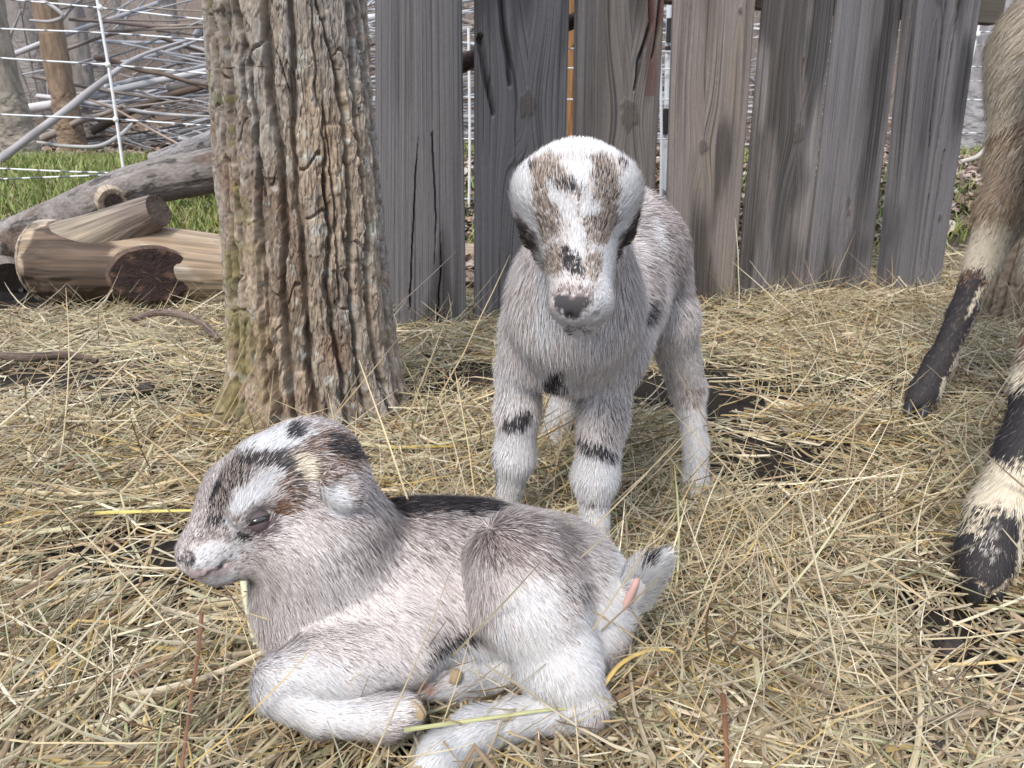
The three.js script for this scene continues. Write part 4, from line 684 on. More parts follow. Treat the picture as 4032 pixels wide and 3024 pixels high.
// ---------------------------------------------------------------- the kid standing behind it
{
  const t = thing('goat_kid', 'brown, grey and white baby goat standing and facing forward before the boards', 'baby goat', [0.09, 0, -0.68]);
  const eye = [.041, .3142, -.49], ray = nrm3(sub3(eye, [0, 0.37, 0])), rup = nrm3(comb3([1, [0, 1, 0]], [-ray[1], ray]));
  const th = 0.8, h = headAxes(eye, comb3([-Math.cos(th), ray], [-Math.sin(th), rup]), comb3([-Math.sin(th), ray], [Math.cos(th), rup]), 0.06);
  const dn = (a, b, c = 0) => nrm3([a, b, c]);
  const prims = [
    ...chain([[...[.0544, .2173, -.645], 0.043], [...[.0762, .2339, -.7], 0.056], [...[.1012, .2554, -.77], 0.057], [...[.1205, .2674, -.84], 0.055]], 0.03, { comb: dn(0.1, -0.8, -0.5), len: 1.1 }),
    cone([.0508, .2072, -.63], [.0497, .2496, -.6], 0.037, 0.045, 0.028, { comb: dn(0, -1, 0.15), len: 1.25 }),
    cone([.0499, .2474, -.602], [.0492, .3014, -.562], 0.048, 0.034, 0.024, { comb: dn(0, -1, -0.1), len: 1.15 }),
    egg([.0124, .2062, -.645], [0.021, 0.036, 0.028], [[1, 0, 0], U3, C3], 0.022, { comb: dn(-0.1, -1), len: 1 }),
    egg([.0946, .2074, -.645], [0.023, 0.038, 0.03], [[1, 0, 0], U3, C3], 0.022, { comb: dn(0.1, -1), len: 1 }),
    // forelegs
    cone([.0073, .1825, -.648], [.005, .1417, -.648], 0.0205, 0.0172, 0.009, { comb: dn(0, -1), len: 0.85 }),
    cone([.0054, .1417, -.648], [.0025, .0983, -.645], 0.0172, 0.0165, 0.01, { comb: dn(0, -1, 0.1), len: 0.75 }),
    cone([.0025, .0983, -.645], [-.0043, .0511, -.652], 0.0158, 0.0102, 0.01, { comb: dn(0, -1), len: 0.65 }),
    cone([-.0043, .0511, -.652], [-.0078, .0301, -.65], 0.0102, 0.0114, 0.006, { comb: dn(0, -1), len: 0.55 }),
    cone([.0834, .1827, -.64], [.0796, .1387, -.632], 0.0225, 0.0188, 0.009, { comb: dn(0, -1), len: 0.85 }),
    cone([.0788, .1387, -.632], [.0722, .0927, -.612], 0.0188, 0.0172, 0.01, { comb: dn(0, -1, 0.1), len: 0.75 }),
    cone([.0722, .0927, -.612], [.0722, .0548, -.608], 0.0164, 0.0106, 0.01, { comb: dn(0, -1), len: 0.65 }),
    cone([.0722, .0548, -.608], [.0786, .0205, -.604], 0.0106, 0.0096, 0.006, { comb: dn(0, -1), len: 0.6 }),
    cone([.0786, .0205, -.604], [.081, .0099, -.6], 0.0102, 0.011, 0.006, { comb: dn(0, -1), len: 0.5 }),
    // hind legs
    cone([.1472, .2482, -.835], [.1635, .1919, -.79], 0.043, 0.027, 0.024, { comb: dn(0.1, -1), len: 1 }),
    cone([.1635, .1919, -.79], [.195, .1084, -.815], 0.027, 0.0165, 0.016, { comb: dn(0.1, -1), len: 0.9 }),
    cone([.195, .1084, -.815], [.2014, .0531, -.785], 0.0158, 0.0102, 0.012, { comb: dn(0.05, -1), len: 0.8 }),
    cone([.2014, .0531, -.785], [.197, .0189, -.757], 0.0102, 0.012, 0.008, { comb: dn(0, -1), len: 0.75 }),
    cone([.197, .0189, -.757], [.196, .0097, -.75], 0.012, 0.0125, 0.006, { comb: dn(0, -1), len: 0.6 }),
    cone([.0951, .2394, -.86], [.0836, .1569, -.85], 0.042, 0.026, 0.024, { comb: dn(-0.1, -1), len: 1 }),
    cone([.0836, .1569, -.85], [.0681, .0723, -.905], 0.024, 0.016, 0.014, { comb: dn(-0.1, -1), len: 0.9 }),
    cone([.0681, .0723, -.905], [.0496, .0219, -.885], 0.016, 0.0125, 0.01, { comb: dn(-0.1, -1), len: 0.8 }),
    cone([.0496, .0219, -.885], [.047, .0127, -.876], 0.0135, 0.014, 0.006, { comb: dn(-0.1, -1), len: 0.6 }),
    cone([.1308, .2873, -.89], [.1429, .2989, -.94], 0.012, 0.007, 0.01, { comb: dn(0, -0.4, -1), len: 1.3 }), // tail
    ...headPrims(h, { m: 1.5, s: 0.98, ear: [-0.058, -0.022, 0.029], rear: 0.74, bud: 0.022, budZ: 0.0235, deep: 0.006 }),
  ];
  const m = [
    mark([.0455, .2101, -.5652, .06, .0423, 0], 'pale', 0.8, 0.08), mark([.1608, .2953, -.804, .0285, .0712, -.1396], 'dusk', 0.65, 0.14), mark([.1653, .3275, -.85, .0198, .0198, 0], 'pale', 0.6, 0.1), mark([.1293, .2889, -.7161, .0068, .0153, .1745], 'white', 0.7, 0.06), mark([.1191, .2541, -.6585, .0112, .0279, 0], 'dusk', 0.6, 0.06),
    mark([.1137, .2362, -.6373, .007, .0132, -.4363], 'dark', 0.8, 0.05), mark([.1949, .1365, -.7892, .0346, .0594, 0], 'pale', 0.9, 0.08), mark([.1972, .0376, -.7574, .0297, .0643, 0], 'white', 0.8, 0.08), mark([.1955, .1088, -.7942, .0111, .0151, -.6981], 'dusk', 0.6, 0.05), mark([.0529, .0348, -.8752, .0394, .0506, 0], 'white', 0.95, 0.1),
    mark([.0098, .0943, -.6282, .0369, .043, 0], 'white', 0.95, 0.06), mark([.0048, .1414, -.6283, .0137, .0072, .5236], 'dark', 0.95, 0.04), mark([-.0024, .1667, -.6308, .0199, .0199, 0], 'white', 0.5, 0.05), mark([-.0151, .0801, -.64, .0029, .0293, 0], 'dark', 0.5, 0.05),
    mark([.0731, .065, -.5968, .0338, .0576, 0], 'white', 0.96, 0.06), mark([.0732, .1223, -.6051, .0164, .007, -.4887], 'dark', 0.85, 0.04), mark([.0837, .1479, -.6126, .0102, .0235, 0], 'dusk', 0.4, 0.03), mark([.0823, .0743, -.6002, .0024, .0199, 1.3963], 'dark', 0.5, 0.02),
    mark([.0345, .183, -.6027, .0099, .0129, 0], 'dark', 0.97, 0.06), mark([.0507, .1805, -.6004, .0151, .0098, 0], 'pale', 0.5, 0.03),
    // face
    mark([.0381, .3359, -.4506, .0463, .0463, 0], 'white', 0.5, 0.08), mark([.017, .3543, -.4741, .011, .0071, .5236], 'fawn', 0.85, 0.05),
    mark([.019, .3351, -.4615, .0244, .0092, -1.4661], 'fawn', 0.85, 0.05), mark([.0228, .3493, -.4667, .0081, .0071, 0], 'fawn', 0.75, 0.05), mark([.0227, .3198, -.4547, .007, .007, 0], 'speck', 0.35, 0.05), mark([.0315, .3448, -.4572, .0096, .0048, -.5236], 'dark', 0.85, 0.05), mark([.0274, .3477, -.4617, .0091, .0054, -.5236], 'speck', 0.6, 0.05),
    mark([.0552, .3393, -.4581, .0268, .0094, -1.4312], 'fawn', 0.85, 0.05), mark([.0533, .3482, -.4626, .0156, .0065, -1.309], 'speck', 0.6, 0.05), mark([.0476, .3208, -.4454, .0111, .0085, .6981], 'fawn', 0.9, 0.05), mark([.0465, .3229, -.4456, .01, .0063, .6981], 'speck', 0.55, 0.05),
    mark([.0413, .3665, -.4828, .0255, .0083, 0], 'white', 1, 0.06), mark([.0407, .3513, -.4612, .0054, .0091, 0], 'white', 0.95, 0.06), mark([.0066, .3428, -.4735, .0061, .0182, .1047], 'white', 0.97, 0.06), mark([.0118, .3179, -.4718, .0185, .0042, -1.3265], 'white', 0.97, 0.05),
    mark([.0683, .3387, -.4666, .0175, .0055, 1.3439], 'white', 0.95, 0.06), mark([.0623, .3135, -.4629, .0143, .0039, 1.0472], 'white', 0.95, 0.05), mark([.0293, .3332, -.4526, .016, .0035, -1.0472], 'white', 1, 0.05), mark([.0428, .3329, -.4497, .0069, .0053, 0], 'white', 0.95, 0.05),
    mark([.0377, .3138, -.4393, .0042, .0126, -.2443], 'white', 0.95, 0.05), mark([.0378, .3359, -.4506, .0011, .0085, 0], 'dusk', 0.7, 0.05), mark([.0672, .3555, -.4758, .0039, .0033, 0], 'dark', 0.95, 0.05), mark([.0119, .3539, -.4774, .003, .0025, 0], 'dark', 0.8, 0.05),
    mark([.0255, .3041, -.4426, .0069, .009, 0], 'fawn', 0.9, 0.05), mark([.0458, .3017, -.4326, .0062, .0089, 0], 'fawn', 0.75, 0.05), mark([.0344, .3026, -.4334, .0109, .0044, -1.0821], 'dark', 0.92, 0.05), mark([.0342, .2927, -.427, .0093, .0041, 0], 'pale', 0.85, 0.05),
    mark([.024, .27, -.549, .0043, .0213, .0524], 'white', 0.97, 0.05), mark([.053, .295, -.4337, .0037, .0168, -.0698], 'white', 0.97, 0.05), mark([.0719, .3161, -.473, .0163, .0051, 1.0472], 'mauve', 0.97, 0.06), mark([.0713, .3156, -.4727, .014, .0028, 1.0472], 'dark', 0.95, 0.05), mark([.0091, .3131, -.4755, .0158, .0045, -1.0996], 'mauve', 0.97, 0.06), mark([.0093, .3128, -.4754, .0136, .0025, -1.0996], 'dark', 0.95, 0.05), mark([.0347, .263, -.4436, .0197, .0093, 0], 'white', 0.97, 0.05),
    mark([.0341, .288, -.4243, .0114, .0052, 0], 'dusk', 0.7, 0.05), mark([.0289, .2832, -.4262, .0052, .0039, -.4363], 'nose', 1, 0.05), mark([.0387, .284, -.4224, .0052, .0039, .4363], 'nose', 1, 0.05), mark([.0337, .2797, -.4242, .0052, .0049, 0], 'nose', 1, 0.05), mark([.0251, .247, -.5531, .0102, .0149, 0], 'white', 0.95, 0.05), mark([.05, .2764, -.427, .0079, .0115, 0], 'white', 0.95, 0.05), mark([.0352, .2636, -.4421, .0109, .0016, 0], 'mauve', 0.6, 0.05),
  ];
  animal(t, prims, { cell: 0.0021, marks: m, base: (x, y, z, r) => (z < -0.68 && y > 0.22 && r() < 0.5 ? 'dusk' : r() < 0.72 ? 'pale' : 'taupe'), hairs: 290000, seed: 22, width: 0.00044, lift: 0.4, length: () => 0.0112, bare: [[...h.at(0, 0, -0.037), 0.0085], [...h.at(0, 0, 0.037), 0.0085]] });
  eyes(t, h, 0.98, 1.7, 0.72, 1.2, 0.003, 0.0296);
  const hm = mat({ color: lin(0.30, 0.25, 0.18), roughness: 0.6 });
  for (const p of [[-.0082, .0251, -.645], [.0811, .0068, -.596], [.196, .0013, -.745], [.0456, .005, -.868]]) hoof(t, p, [0, -0.15, 1], [0, 1, 0], 0.0095, hm, 0.9);
}


// ---------------------------------------------------------------- the grown goat, mostly beyond the right edge
{
  const t = thing('adult_goat', 'grown tan goat with black and white banded legs, standing at the side', 'goat', [0.62, 0, -0.85]);
  const dn = (a, b, c = 0) => nrm3([a, b, c]);
  const prims = [
    ...chain([[0.60, 0.46, -0.56, 0.105], [0.69, 0.45, -0.80, 0.135], [0.79, 0.47, -1.05, 0.125], [0.82, 0.47, -1.2, 0.10]], 0.06, { comb: dn(0, -0.7, -0.7), len: 1.6 }),
    cone([0.59, 0.50, -0.52], [0.56, 0.68, -0.36], 0.075, 0.055, 0.05, { comb: dn(0, -1, -0.3), len: 1.5 }),
    cone([0.56, 0.70, -0.35], [0.53, 0.63, -0.20], 0.052, 0.03, 0.03, { comb: dn(0, 0.2, -1), len: 0.7 }),
    // far leg: shaggy thigh, hock, cannon slanting forward
    cone([.746, .4797, -1.12], [.7076, .3551, -1.08], 0.095, 0.056, 0.05, { comb: dn(-0.2, -1), len: 1.5 }),
    cone([.7076, .3551, -1.08], [.6574, .2816, -1.05], 0.056, 0.030, 0.03, { comb: dn(-0.3, -1), len: 1.9 }),
    cone([.6562, .2816, -1.05], [.633, .219, -1.035], 0.034, 0.020, 0.02, { comb: dn(-0.35, -1), len: 1.1 }),
    cone([.633, .219, -1.035], [.6017, .1486, -1.01], 0.0205, 0.0165, 0.012, { comb: dn(-0.35, -1), len: 0.8 }),
    cone([.6017, .1486, -1.01], [.5717, .0867, -.99], 0.0165, 0.0165, 0.01, { comb: dn(-0.4, -1), len: 0.7 }),
    cone([.5717, .0867, -.99], [.5478, .0493, -.975], 0.0185, 0.019, 0.01, { comb: dn(-0.5, -1), len: 0.6 }),
    cone([.5478, .0493, -.975], [.5395, .0393, -.97], 0.018, 0.016, 0.01, { comb: dn(-0.5, -1), len: 0.4 }),
    // near leg
    cone([0.545, 0.44, -0.6], [.4605, .2781, -.63], 0.06, 0.034, 0.03, { comb: dn(0, -1), len: 1.2 }),
    cone([.4605, .2781, -.63], [.4408, .179, -.605], 0.032, 0.023, 0.02, { comb: dn(0, -1), len: 0.9 }),
    cone([.4408, .179, -.605], [.4245, .1236, -.59], 0.022, 0.0205, 0.014, { comb: dn(-0.2, -1), len: 0.9 }),
    cone([.4245, .1236, -.59], [.4047, .0746, -.578], 0.0205, 0.0225, 0.012, { comb: dn(-0.3, -1), len: 0.95 }),
    cone([.4047, .0746, -.578], [.396, .0424, -.57], 0.0235, 0.0225, 0.01, { comb: dn(-0.2, -1), len: 0.75 }),
    cone([.396, .0424, -.57], [.3904, .0287, -.56], 0.0215, 0.018, 0.01, { comb: dn(-0.1, -1), len: 0.4 }),
    // the two legs out of sight
    ...chain([[0.66, 0.42, -0.6, 0.055], [0.66, 0.25, -0.6, 0.028], [0.66, 0.06, -0.6, 0.019], [0.66, 0.03, -0.59, 0.02]], 0.02, { comb: dn(0, -1), len: 0.9 }),
    ...chain([[0.87, 0.42, -1.16, 0.08], [0.88, 0.26, -1.2, 0.036], [0.88, 0.18, -1.23, 0.022], [0.88, 0.03, -1.2, 0.02]], 0.02, { comb: dn(0, -1), len: 1 }),
    // ears, horns
    egg([0.62, 0.69, -0.34], [0.05, 0.016, 0.012], [[1, 0, 0], [0, 1, 0], [0, 0, 1]], 0.01, { len: 0.5 }), egg([0.49, 0.69, -0.34], [0.05, 0.016, 0.012], [[1, 0, 0], [0, 1, 0], [0, 0, 1]], 0.01, { len: 0.5 }),
  ];
  const m = [
    mark([.6423, .4463, -1.0577, .0474, .0948, 0], 'cream', 0.55, 0.1), mark([.6485, .3498, -1.047, .0453, .0362, 0], 'tan', 0.7, 0.1), mark([.6466, .3787, -1.073, .0245, .0098, -.4363], 'brown', 0.55, 0.06), mark([.6297, .2923, -1.0276, .0362, .0362, 0], 'tan', 0.85, 0.08), mark([.6028, .3161, -1.02, .0131, .0357, 0], 'grey', 0.8, 0.1),
    mark([.622, .2335, -1.0188, .0365, .0365, .3491], 'cream', 0.95, 0.06), mark([.6051, .192, -1.0113, .0171, .0208, -.5236], 'brown', 0.95, 0.06),
    mark([.5835, .1396, -.9942, .0734, .022, 1.0996], 'dark', 1, 0.05), mark([.5424, .0662, -.9627, .0425, .0279, .9599], 'dark', 1, 0.05), mark([.6083, .1696, -.999, .003, .0207, -.4887], 'cream', 0.9, 0.02), mark([.5653, .061, -.963, .0055, .0146, -.2618], 'cream', 0.9, 0.02),
    mark([.4246, .2247, -.627, .0231, .0347, 0], 'brown', 0.5, 0.06), mark([.4152, .185, -.605, .0152, .0122, 0], 'cream', 0.8, 0.06), mark([.4107, .1462, -.5843, .0319, .0357, 0], 'dark', 1, 0.06), mark([.392, .1518, -.58, .0037, .026, -.3491], 'tan', 0.7, 0.02), mark([.3982, .101, -.5669, .0336, .0239, -.1745], 'cream', 0.98, 0.06),
    mark([.3857, .0569, -.552, .0336, .0317, 0], 'dark', 1, 0.06), mark([.3782, .0697, -.5792, .0085, .0116, 0], 'cream', 0.6, 0.03), mark([.3887, .0693, -.556, .0034, .0097, 0], 'grey', 0.6, 0.02), mark([.3822, .0526, -.5522, .0082, .0097, 0], 'grey', 0.3, 0.02), mark([.4095, .0591, -.5519, .0037, .0224, 0], 'cream', 0.9, 0.03), mark([.3827, .0391, -.5464, .0186, .009, 0], 'dark', 0.98, 0.06),
  ];
  animal(t, prims, { cell: 0.0035, marks: m, base: (x, y, z, r) => (r() < 0.5 ? 'tan' : r() < 0.5 ? 'grey' : 'cream'), hairs: 190000, seed: 23, width: 0.0007, length: () => 0.0095, lift: 0.3 });
  const hm = mat({ color: lin(0.022, 0.021, 0.026), roughness: 0.32 });
  hoof(t, [.5272, .0249, -.952], [-0.45, -0.35, 1], [0, 1, 0.3], 0.0168, hm, 0.95); hoof(t, [.3883, .019, -.556], [-0.1, -0.35, 1], [0, 1, 0.2], 0.0148, hm, 0.95);
  hoof(t, [0.66, 0.018, -0.58], [0, 0, 1], [0, 1, 0], 0.018, hm, 0.95); hoof(t, [0.88, 0.018, -1.18], [0, 0, 1], [0, 1, 0], 0.018, hm, 0.95);
}


// ---------------------------------------------------------------- hay, grass, leaves
function strawGeo(seed, kink) { // a folded ribbon one metre long along y, one wide in x; bends in metres per metre of length
  const r = rng(seed), n = 6, p = [], uv = [], ix = []; let bend = (r() - 0.5) * (seed % 3 === 0 ? 3.4 : 1.3), x = 0, z = 0, a = (r() - 0.5) * 0.14, b = (r() - 0.5) * 0.12; const at = 1 + Math.floor(r() * 4);
  const L = []; let y = 0;
  for (let i = 0; i <= n; i++) { L.push([x, y, z]); a += bend * 0.09; b += (r() - 0.5) * 0.13; if (kink && i === at) a += (r() < 0.5 ? -1 : 1) * (0.5 + 0.5 * r()); x += Math.sin(a) / n; z += Math.sin(b) / n; y += Math.cos(a) / n; }
  return [L, (w) => { const g = new THREE.BufferGeometry(); L.forEach(([X, Y, Z], i) => { const t = i / n, ww = 0.5 * w * (1 - 0.35 * t) * (i === n ? 0.5 : 1); p.push(X - ww, Y, Z, X, Y, Z + ww * 0.7, X + ww, Y, Z); uv.push(0, t, 0.5, t, 1, t); if (i) for (let k = 0; k < 2; k++) { const c = (i - 1) * 3 + k; ix.push(c, c + 1, c + 4, c, c + 4, c + 3); } }); g.setAttribute('position', new THREE.Float32BufferAttribute(p, 3)); g.setAttribute('uv', new THREE.Float32BufferAttribute(uv, 2)); g.setIndex(ix); g.computeVertexNormals(); return g; }];
}
const strawTex = colorTex(32, 256, (u, v) => { const k = 0.72 + 0.34 * noise(u * 14, v * 3, 1) + 0.18 * (noise(v * 26, u * 3, 4) - 0.5) - 0.25 * smoothstep(noise(v * 9, u * 2, 8), 0.78, 0.85); return [k, k * 0.985, k * 0.95]; });
const strawM = mat({ map: strawTex, roughness: 0.55 });
const STRAW = [[0.24, 0.58, 0.50, 0.325], [0.18, 0.44, 0.425, 0.275], [0.19, 0.46, 0.345, 0.20], [0.20, 0.72, 0.665, 0.52], [0.055, 0.56, 0.41, 0.14], [0.10, 0.205, 0.125, 0.07], [0.04, 0.33, 0.36, 0.18]];
const thin = (x, z) => fbm(x * 3.3 + 11, z * 3.3, 7, 3) - 0.16 * smoothstep(Math.hypot(x + 0.26, z + 1.0), 0.24, 0.13) - 0.12 * smoothstep(Math.hypot((x - 0.33) * 0.7, z + 0.86), 0.16, 0.05) - 0.1 * smoothstep(Math.hypot((x - 0.14) * 0.6, z + 0.98), 0.14, 0.05) - 0.14 * smoothstep(Math.hypot(x - 0.49, z + 0.93), 0.12, 0.04) - 0.1 * smoothstep(Math.hypot(x - 0.34, z + 0.53), 0.07, 0.03); // where the hay is worn through
const heap = (x, z) => { const s = (x - FA[0]) * FU.x + (z - FA[2]) * FU.z, o = (x - FA[0]) * FN.x + (z - FA[2]) * FN.z; return 0.012 * fbm(x * 5, z * 5, 2, 3) + 0.008 * smoothstep(s, 0.5, 0.85) * smoothstep(o, 0.4, 0.04) * smoothstep(o, -0.35, -0.05); };
{
  const hay = tag(new THREE.Group(), 'loose yellow grey hay strewn over the floor of the pen', 'hay', undefined, 'stuff'); hay.name = 'hay'; scene.add(hay);
  const r = rng(404), NV = 10, lists = Array.from({ length: NV }, () => []), q = new THREE.Quaternion(), e = new THREE.Euler(), M = new THREE.Matrix4();
  const geos = lists.map((_, i) => strawGeo(900 + i * 17, i > 6)[1](1 / 60));
  const N = 86000;
  for (let i = 0; i < N; i++) {
    const near = r() < 0.45, D = near ? 0.26 + 0.75 * r() : 0.9 + 1.45 * Math.sqrt(r()), half = 0.68 * (D + 0.25), x = (r() * 2 - 1) * half, z = -D;
    const o = (x - FA[0]) * FN.x + (z - FA[2]) * FN.z; if (o < -0.45 || (x < -0.4 && D > 2.15)) continue;
    const w = thin(x, z); let keep = smoothstep(w, 0.27, 0.42); if (D > 1.9) keep *= 0.6; if (r() > 0.1 + 0.9 * keep) continue;
    const dx = x + 0.272, dz = z + 1.03; if (dx * dx + dz * dz < 0.012) continue; // inside the oak
    const len = (0.035 + 0.15 * r() * r() + 0.06 * r()) * (r() < 0.02 ? 1.5 : 1), wide = 0.0018 + 0.0034 * r() * r() * r() + (r() < 0.07 ? 0.0022 : 0);
    if (D < 0.42 && len > 0.12) continue;
    const calm = (x > -0.24 && x < 0.17 && D > 0.3 && D < 0.6) || D < 0.45;
    const layer = Math.pow(r(), 0.8) * (0.004 + 0.015 * keep), y = groundY(x, z) + heap(x, z) * 0.9 + layer - 0.004;
    e.set((r() - 0.5) * (calm ? 0.16 : 0.34) * (layer > 0.013 ? 1.4 : 1) + (r() < 0.012 && !calm ? (r() - 0.3) * 0.8 : 0), 0, 0); const yaw = 6.283 * (0.9 * noise(x * 4.5, z * 4.5, 5) + 0.62 * r());
    q.setFromEuler(new THREE.Euler(-Math.PI / 2 + e.x, 0, 0)).premultiply(new THREE.Quaternion().setFromAxisAngle(V(0, 1, 0), yaw)).multiply(new THREE.Quaternion().setFromAxisAngle(V(0, 1, 0), (r() - 0.5) * 2.4));
    const dir = V(0, 1, 0).applyQuaternion(q);
    M.compose(V(x - dir.x * len / 2, Math.max(y - dir.y * len / 2, groundY(x, z)), z - dir.z * len / 2), q, V(wide * 60, len, Math.max(len * 0.8, wide * 60)));
    const bleach = clamp(0.25 + 0.9 * smoothstep(fbm(x * 2 + 3, z * 2, 13, 3) + 0.12 * smoothstep(x, 0.1, -0.6) + 0.1 * smoothstep(D, 0.8, 1.8), 0.45, 0.75), 0, 1), dull = smoothstep(layer, 0.014, 0.003);
    let k = r(), c = STRAW[0]; for (const s of STRAW) { if (k < s[0]) { c = s; break; } k -= s[0]; }
    let col = mix3([c[1], c[2], c[3]], [0.50, 0.455, 0.36], 0.5 * bleach * r()); if (r() < 0.34) col = mix3(col, [0.24, 0.165, 0.105], 0.65 * r()); // some stalks are rotted brown
    const v = 0.66 + 0.58 * r(); lists[(i * 7) % NV].push([M.clone(), [col[0] * v, col[1] * v, col[2] * v]]);
  }
  lists.forEach((l, i) => instanced('straw', geos[i], strawM, l, hay, 'stuff'));
}
// single stalks that stand out from the rest
const stalk = (label, pts, w, c, up = [0, 1, 0.6]) => {
  const curve = new THREE.CatmullRomCurve3(pts.map((p) => V(...p))), n = 24, U = V(...up);
  const g = gridGeo(4, n, (u, v) => { const p = curve.getPoint(v), d = curve.getTangent(v), x = V().crossVectors(d, U).normalize(), y = V().crossVectors(x, d), ww = w * (1 - 0.4 * v) * 0.5, s = (u - 0.5) * 2; const q = p.addScaledVector(x, s * ww).addScaledVector(y, (1 - s * s) * ww * 0.6); return [[q.x, q.y, q.z], null]; }, [1, 1]);
  return tag(part('straw_stalk', g, mat({ map: strawTex, color: lin(...c), roughness: 0.5 })), label, 'straw');
};
stalk('broad pale green stalk standing below the chin of the lying kid', [[-.2112, .0429, -.53], [-.2006, .0344, -.505], [-.188, .0283, -.478], [-.1841, .0255, -.47]], 0.0056, [0.66, 0.68, 0.47], [0, 0.4, 1]);
stalk('golden stalk arching up beside the rump of the lying kid', [[.0483, .0286, -.4], [.0574, .0434, -.405], [.0728, .046, -.425], [.0928, .0435, -.44], [.1098, .0371, -.447], [.1189, .0222, -.445]], 0.0032, [0.60, 0.44, 0.16]);
stalk('long green straw lying across the outstretched hind leg', [[-.0627, .0449, -.365], [-.0182, .0422, -.377], [.0269, .0416, -.386], [.0643, .0339, -.395]], 0.0027, [0.46, 0.47, 0.25]);
stalk('thin grass stem leaning against the thigh of the lying kid', [[-.0009, .0479, -.405], [.0076, .0731, -.4], [.0153, .0887, -.398], [.0215, .0951, -.4]], 0.0009, [0.38, 0.33, 0.24], [0, 0.3, 1]);
stalk('red brown stem lying in the hay before the folded foreleg', [[-.2342, .03, -.5025], [-.2162, .034, -.4502], [-.2029, .034, -.4041], [-.1872, .03, -.3501]], 0.0034, [0.24, 0.12, 0.075]);
stalk('short rust coloured stem at the bottom edge of the hay', [[.136, .03, -.4132], [.1284, .036, -.3815], [.1203, .034, -.3443]], 0.004, [0.22, 0.11, 0.06]);
stalk('thick pale stalk pointing at the black hoof', [[.2974, .03, -.5939], [.3043, .034, -.5584], [.3124, .034, -.5322], [.3223, .03, -.5147]], 0.004, [0.50, 0.40, 0.25]);
stalk('yellow blade on the hay between the oak and the lying kid head', [[-.1481, .025, -.8444], [-.1113, .03, -.835], [-.0635, .026, -.8462]], 0.0045, [0.50, 0.38, 0.09]);
stalk('yellow straw lying level at the edge left of the lying kid', [[-.407, .024, -.679], [-.3482, .028, -.675], [-.2895, .024, -.6849]], 0.0042, [0.62, 0.53, 0.17]);
stalk('crossed pale straw leaning on the foot of the boards', [[.7281, .02, -1.5522], [.9479, -.0091, -1.95], [1.0028, .0371, -1.98]], 0.0035, [0.62, 0.56, 0.40], [0, 0.3, 1]);
stalk('pale straw slanting down from the foot of the boards', [[.9968, .0371, -1.98], [.9965, -.0031, -1.86], [.8092, .03, -1.4205]], 0.0035, [0.60, 0.54, 0.38], [0, 0.3, 1]);
{
  const m = mat({ color: lin(0.03, 0.024, 0.022), roughness: 0.7, bumpMap: grayTex(64, 64, (u, v) => fbm(u * 9, v * 9, 3)), bumpScale: 0.002 });
  for (const [p, s] of [[[.2523, .012, -.4292], .011], [[.2544, .012, -.3955], .010], [[.2666, .012, -.3851], .010], [[.3256, .012, -.4856], .010], [[-.5587, .008, -1.121], .012], [[-.5676, .008, -1.0702], .011], [[-.463, .008, -.877], .011], [[.246, .012, -.5452], .009]]) {
    const g = new THREE.IcosahedronGeometry(1, 4), q = g.attributes.position; for (let i = 0; i < q.count; i++) { const k = s * (0.45 + 1.1 * fbm(q.getX(i) * 2 + p[0] * 90, q.getY(i) * 2, q.getZ(i) * 2, 3)); q.setXYZ(i, q.getX(i) * k * 1.2, q.getY(i) * k * 0.7, q.getZ(i) * k); }
    const w = mergeVertices(g.deleteAttribute('normal').deleteAttribute('uv')); w.computeVertexNormals(); w.setAttribute('uv', new THREE.BufferAttribute(new Float32Array(w.attributes.position.count * 2).map((_, i) => w.attributes.position.array[(i >> 1) * 3 + (i & 1)] * 40), 2));
    const o = part('soil_clod', w, m); o.position.set(...p); tag(o, 'dark crumbly clod showing between the straws', 'clod', 'dark clods in the hay');
  }
}
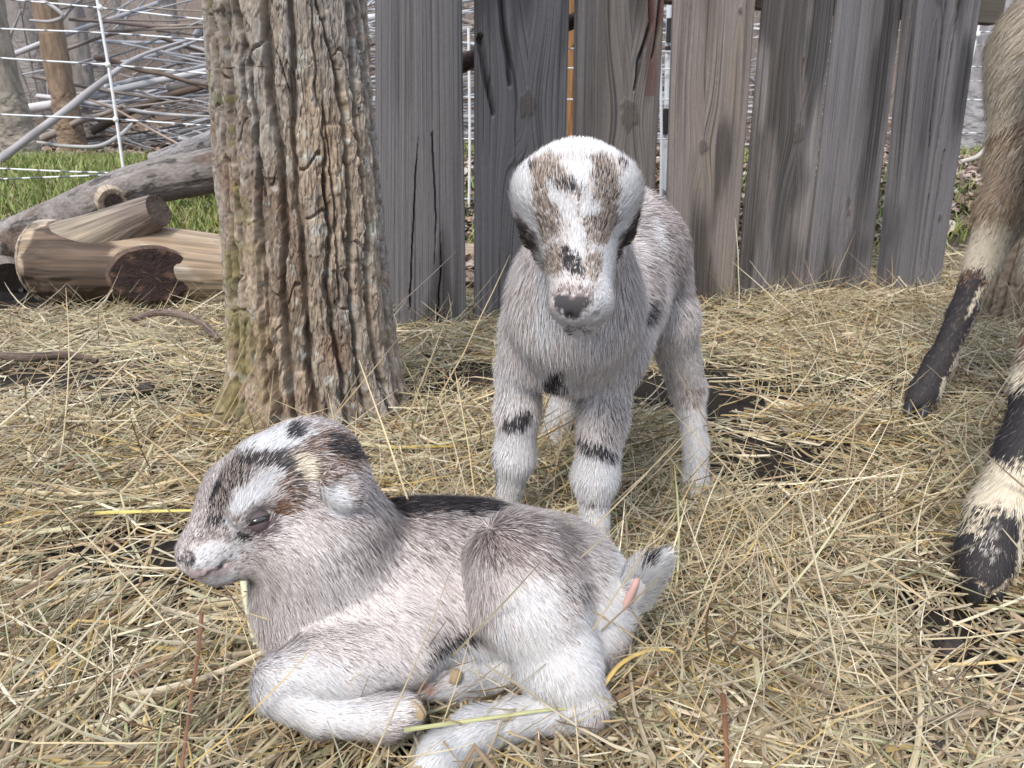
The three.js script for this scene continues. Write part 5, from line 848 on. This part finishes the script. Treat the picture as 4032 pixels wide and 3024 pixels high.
{ // grass
  const g = new THREE.BufferGeometry(), p = [], ix = []; [[0, 1, 0], [0.35, 0.85, 0.05], [0.7, 0.55, 0.2], [1, 0.05, 0.46]].forEach(([y, w, z], i) => { p.push(-w / 2, y, z, w / 2, y, z); if (i) { const a = i * 2 - 2; ix.push(a, a + 1, a + 3, a, a + 3, a + 2); } });
  g.setAttribute('position', new THREE.Float32BufferAttribute(p, 3)); g.setIndex(ix); g.computeVertexNormals();
  const r = rng(55), list = [], M = new THREE.Matrix4(), q = new THREE.Quaternion();
  for (let i = 0; i < 110000; i++) {
    const D = 2.15 + 1.9 * r(), x = -2.6 + (r() < 0.7 ? 2.4 : 5.4) * r(); if ((x - FA[0]) * FN.x + (-D - FA[2]) * FN.z > -0.2 && x > -0.2) continue;
    const w = fbm(x * 1.7 + 5, D * 1.9, 6, 3) + 0.2 * smoothstep(D, 3.6, 2.5) * (x < 0.2 ? 1 : 0.35) - 0.12 * smoothstep(D, 3.1, 3.8); if (r() > smoothstep(w, 0.47, 0.6)) continue;
    const h = 0.035 + 0.05 * r(); q.setFromEuler(new THREE.Euler((r() - 0.5) * 0.9, r() * 6.283, (r() - 0.5) * 0.9));
    M.compose(V(x, groundY(x, -D) - 0.004, -D), q, V(0.0036 + 0.0034 * r(), h, h)); const k = 0.7 + 0.7 * r(), y = r(); list.push([M.clone(), y < 0.12 ? [0.42 * k, 0.36 * k, 0.2 * k] : [(0.15 + 0.1 * y) * k, 0.26 * k, 0.075 * k]]);
  }
  const o = instanced('grass', g, mat({ roughness: 0.6 }), list, scene, 'stuff'); tag(o, 'fresh green grass beyond the logs and the boards', 'grass');
}
{ // fallen leaves
  const g = gridGeo(4, 6, (u, v) => { const w = Math.sin(Math.PI * Math.pow(v, 0.8)) * (0.32 + 0.1 * Math.sin(v * 18)), x = (u - 0.5) * 2 * w; return [[x, 0.25 * x * x + 0.12 * Math.sin(v * 5), v - 0.5], null]; });
  const r = rng(66), list = [], M = new THREE.Matrix4(), q = new THREE.Quaternion();
  for (let i = 0; i < 46000; i++) {
    const D = 2.05 + 6.5 * r() * r(), x = (r() - 0.5) * 2 * (D * 0.75 + 0.6); if ((x - FA[0]) * FN.x + (-D - FA[2]) * FN.z > -0.25 && x > -0.25) continue;
    const s = 0.02 + 0.03 * r(); q.setFromEuler(new THREE.Euler((r() - 0.5) * 1.3, r() * 6.283, (r() - 0.5) * 1.3)); M.compose(V(x, groundY(x, -D) + 0.008 + 0.02 * r(), -D), q, V(s, s, s));
    const k = 0.6 + 0.8 * r(), w = r(); list.push([M.clone(), w < 0.4 ? [0.27 * k, 0.19 * k, 0.14 * k] : w < 0.7 ? [0.36 * k, 0.29 * k, 0.25 * k] : w < 0.9 ? [0.17 * k, 0.11 * k, 0.085 * k] : [0.45 * k, 0.40 * k, 0.37 * k]]);
  }
  const o = instanced('leaf_litter', g, mat({ roughness: 0.8 }), list, scene, 'stuff'); tag(o, 'brown fallen leaves covering the ground behind the fence', 'leaves');
}


renderer.render(scene, camera);
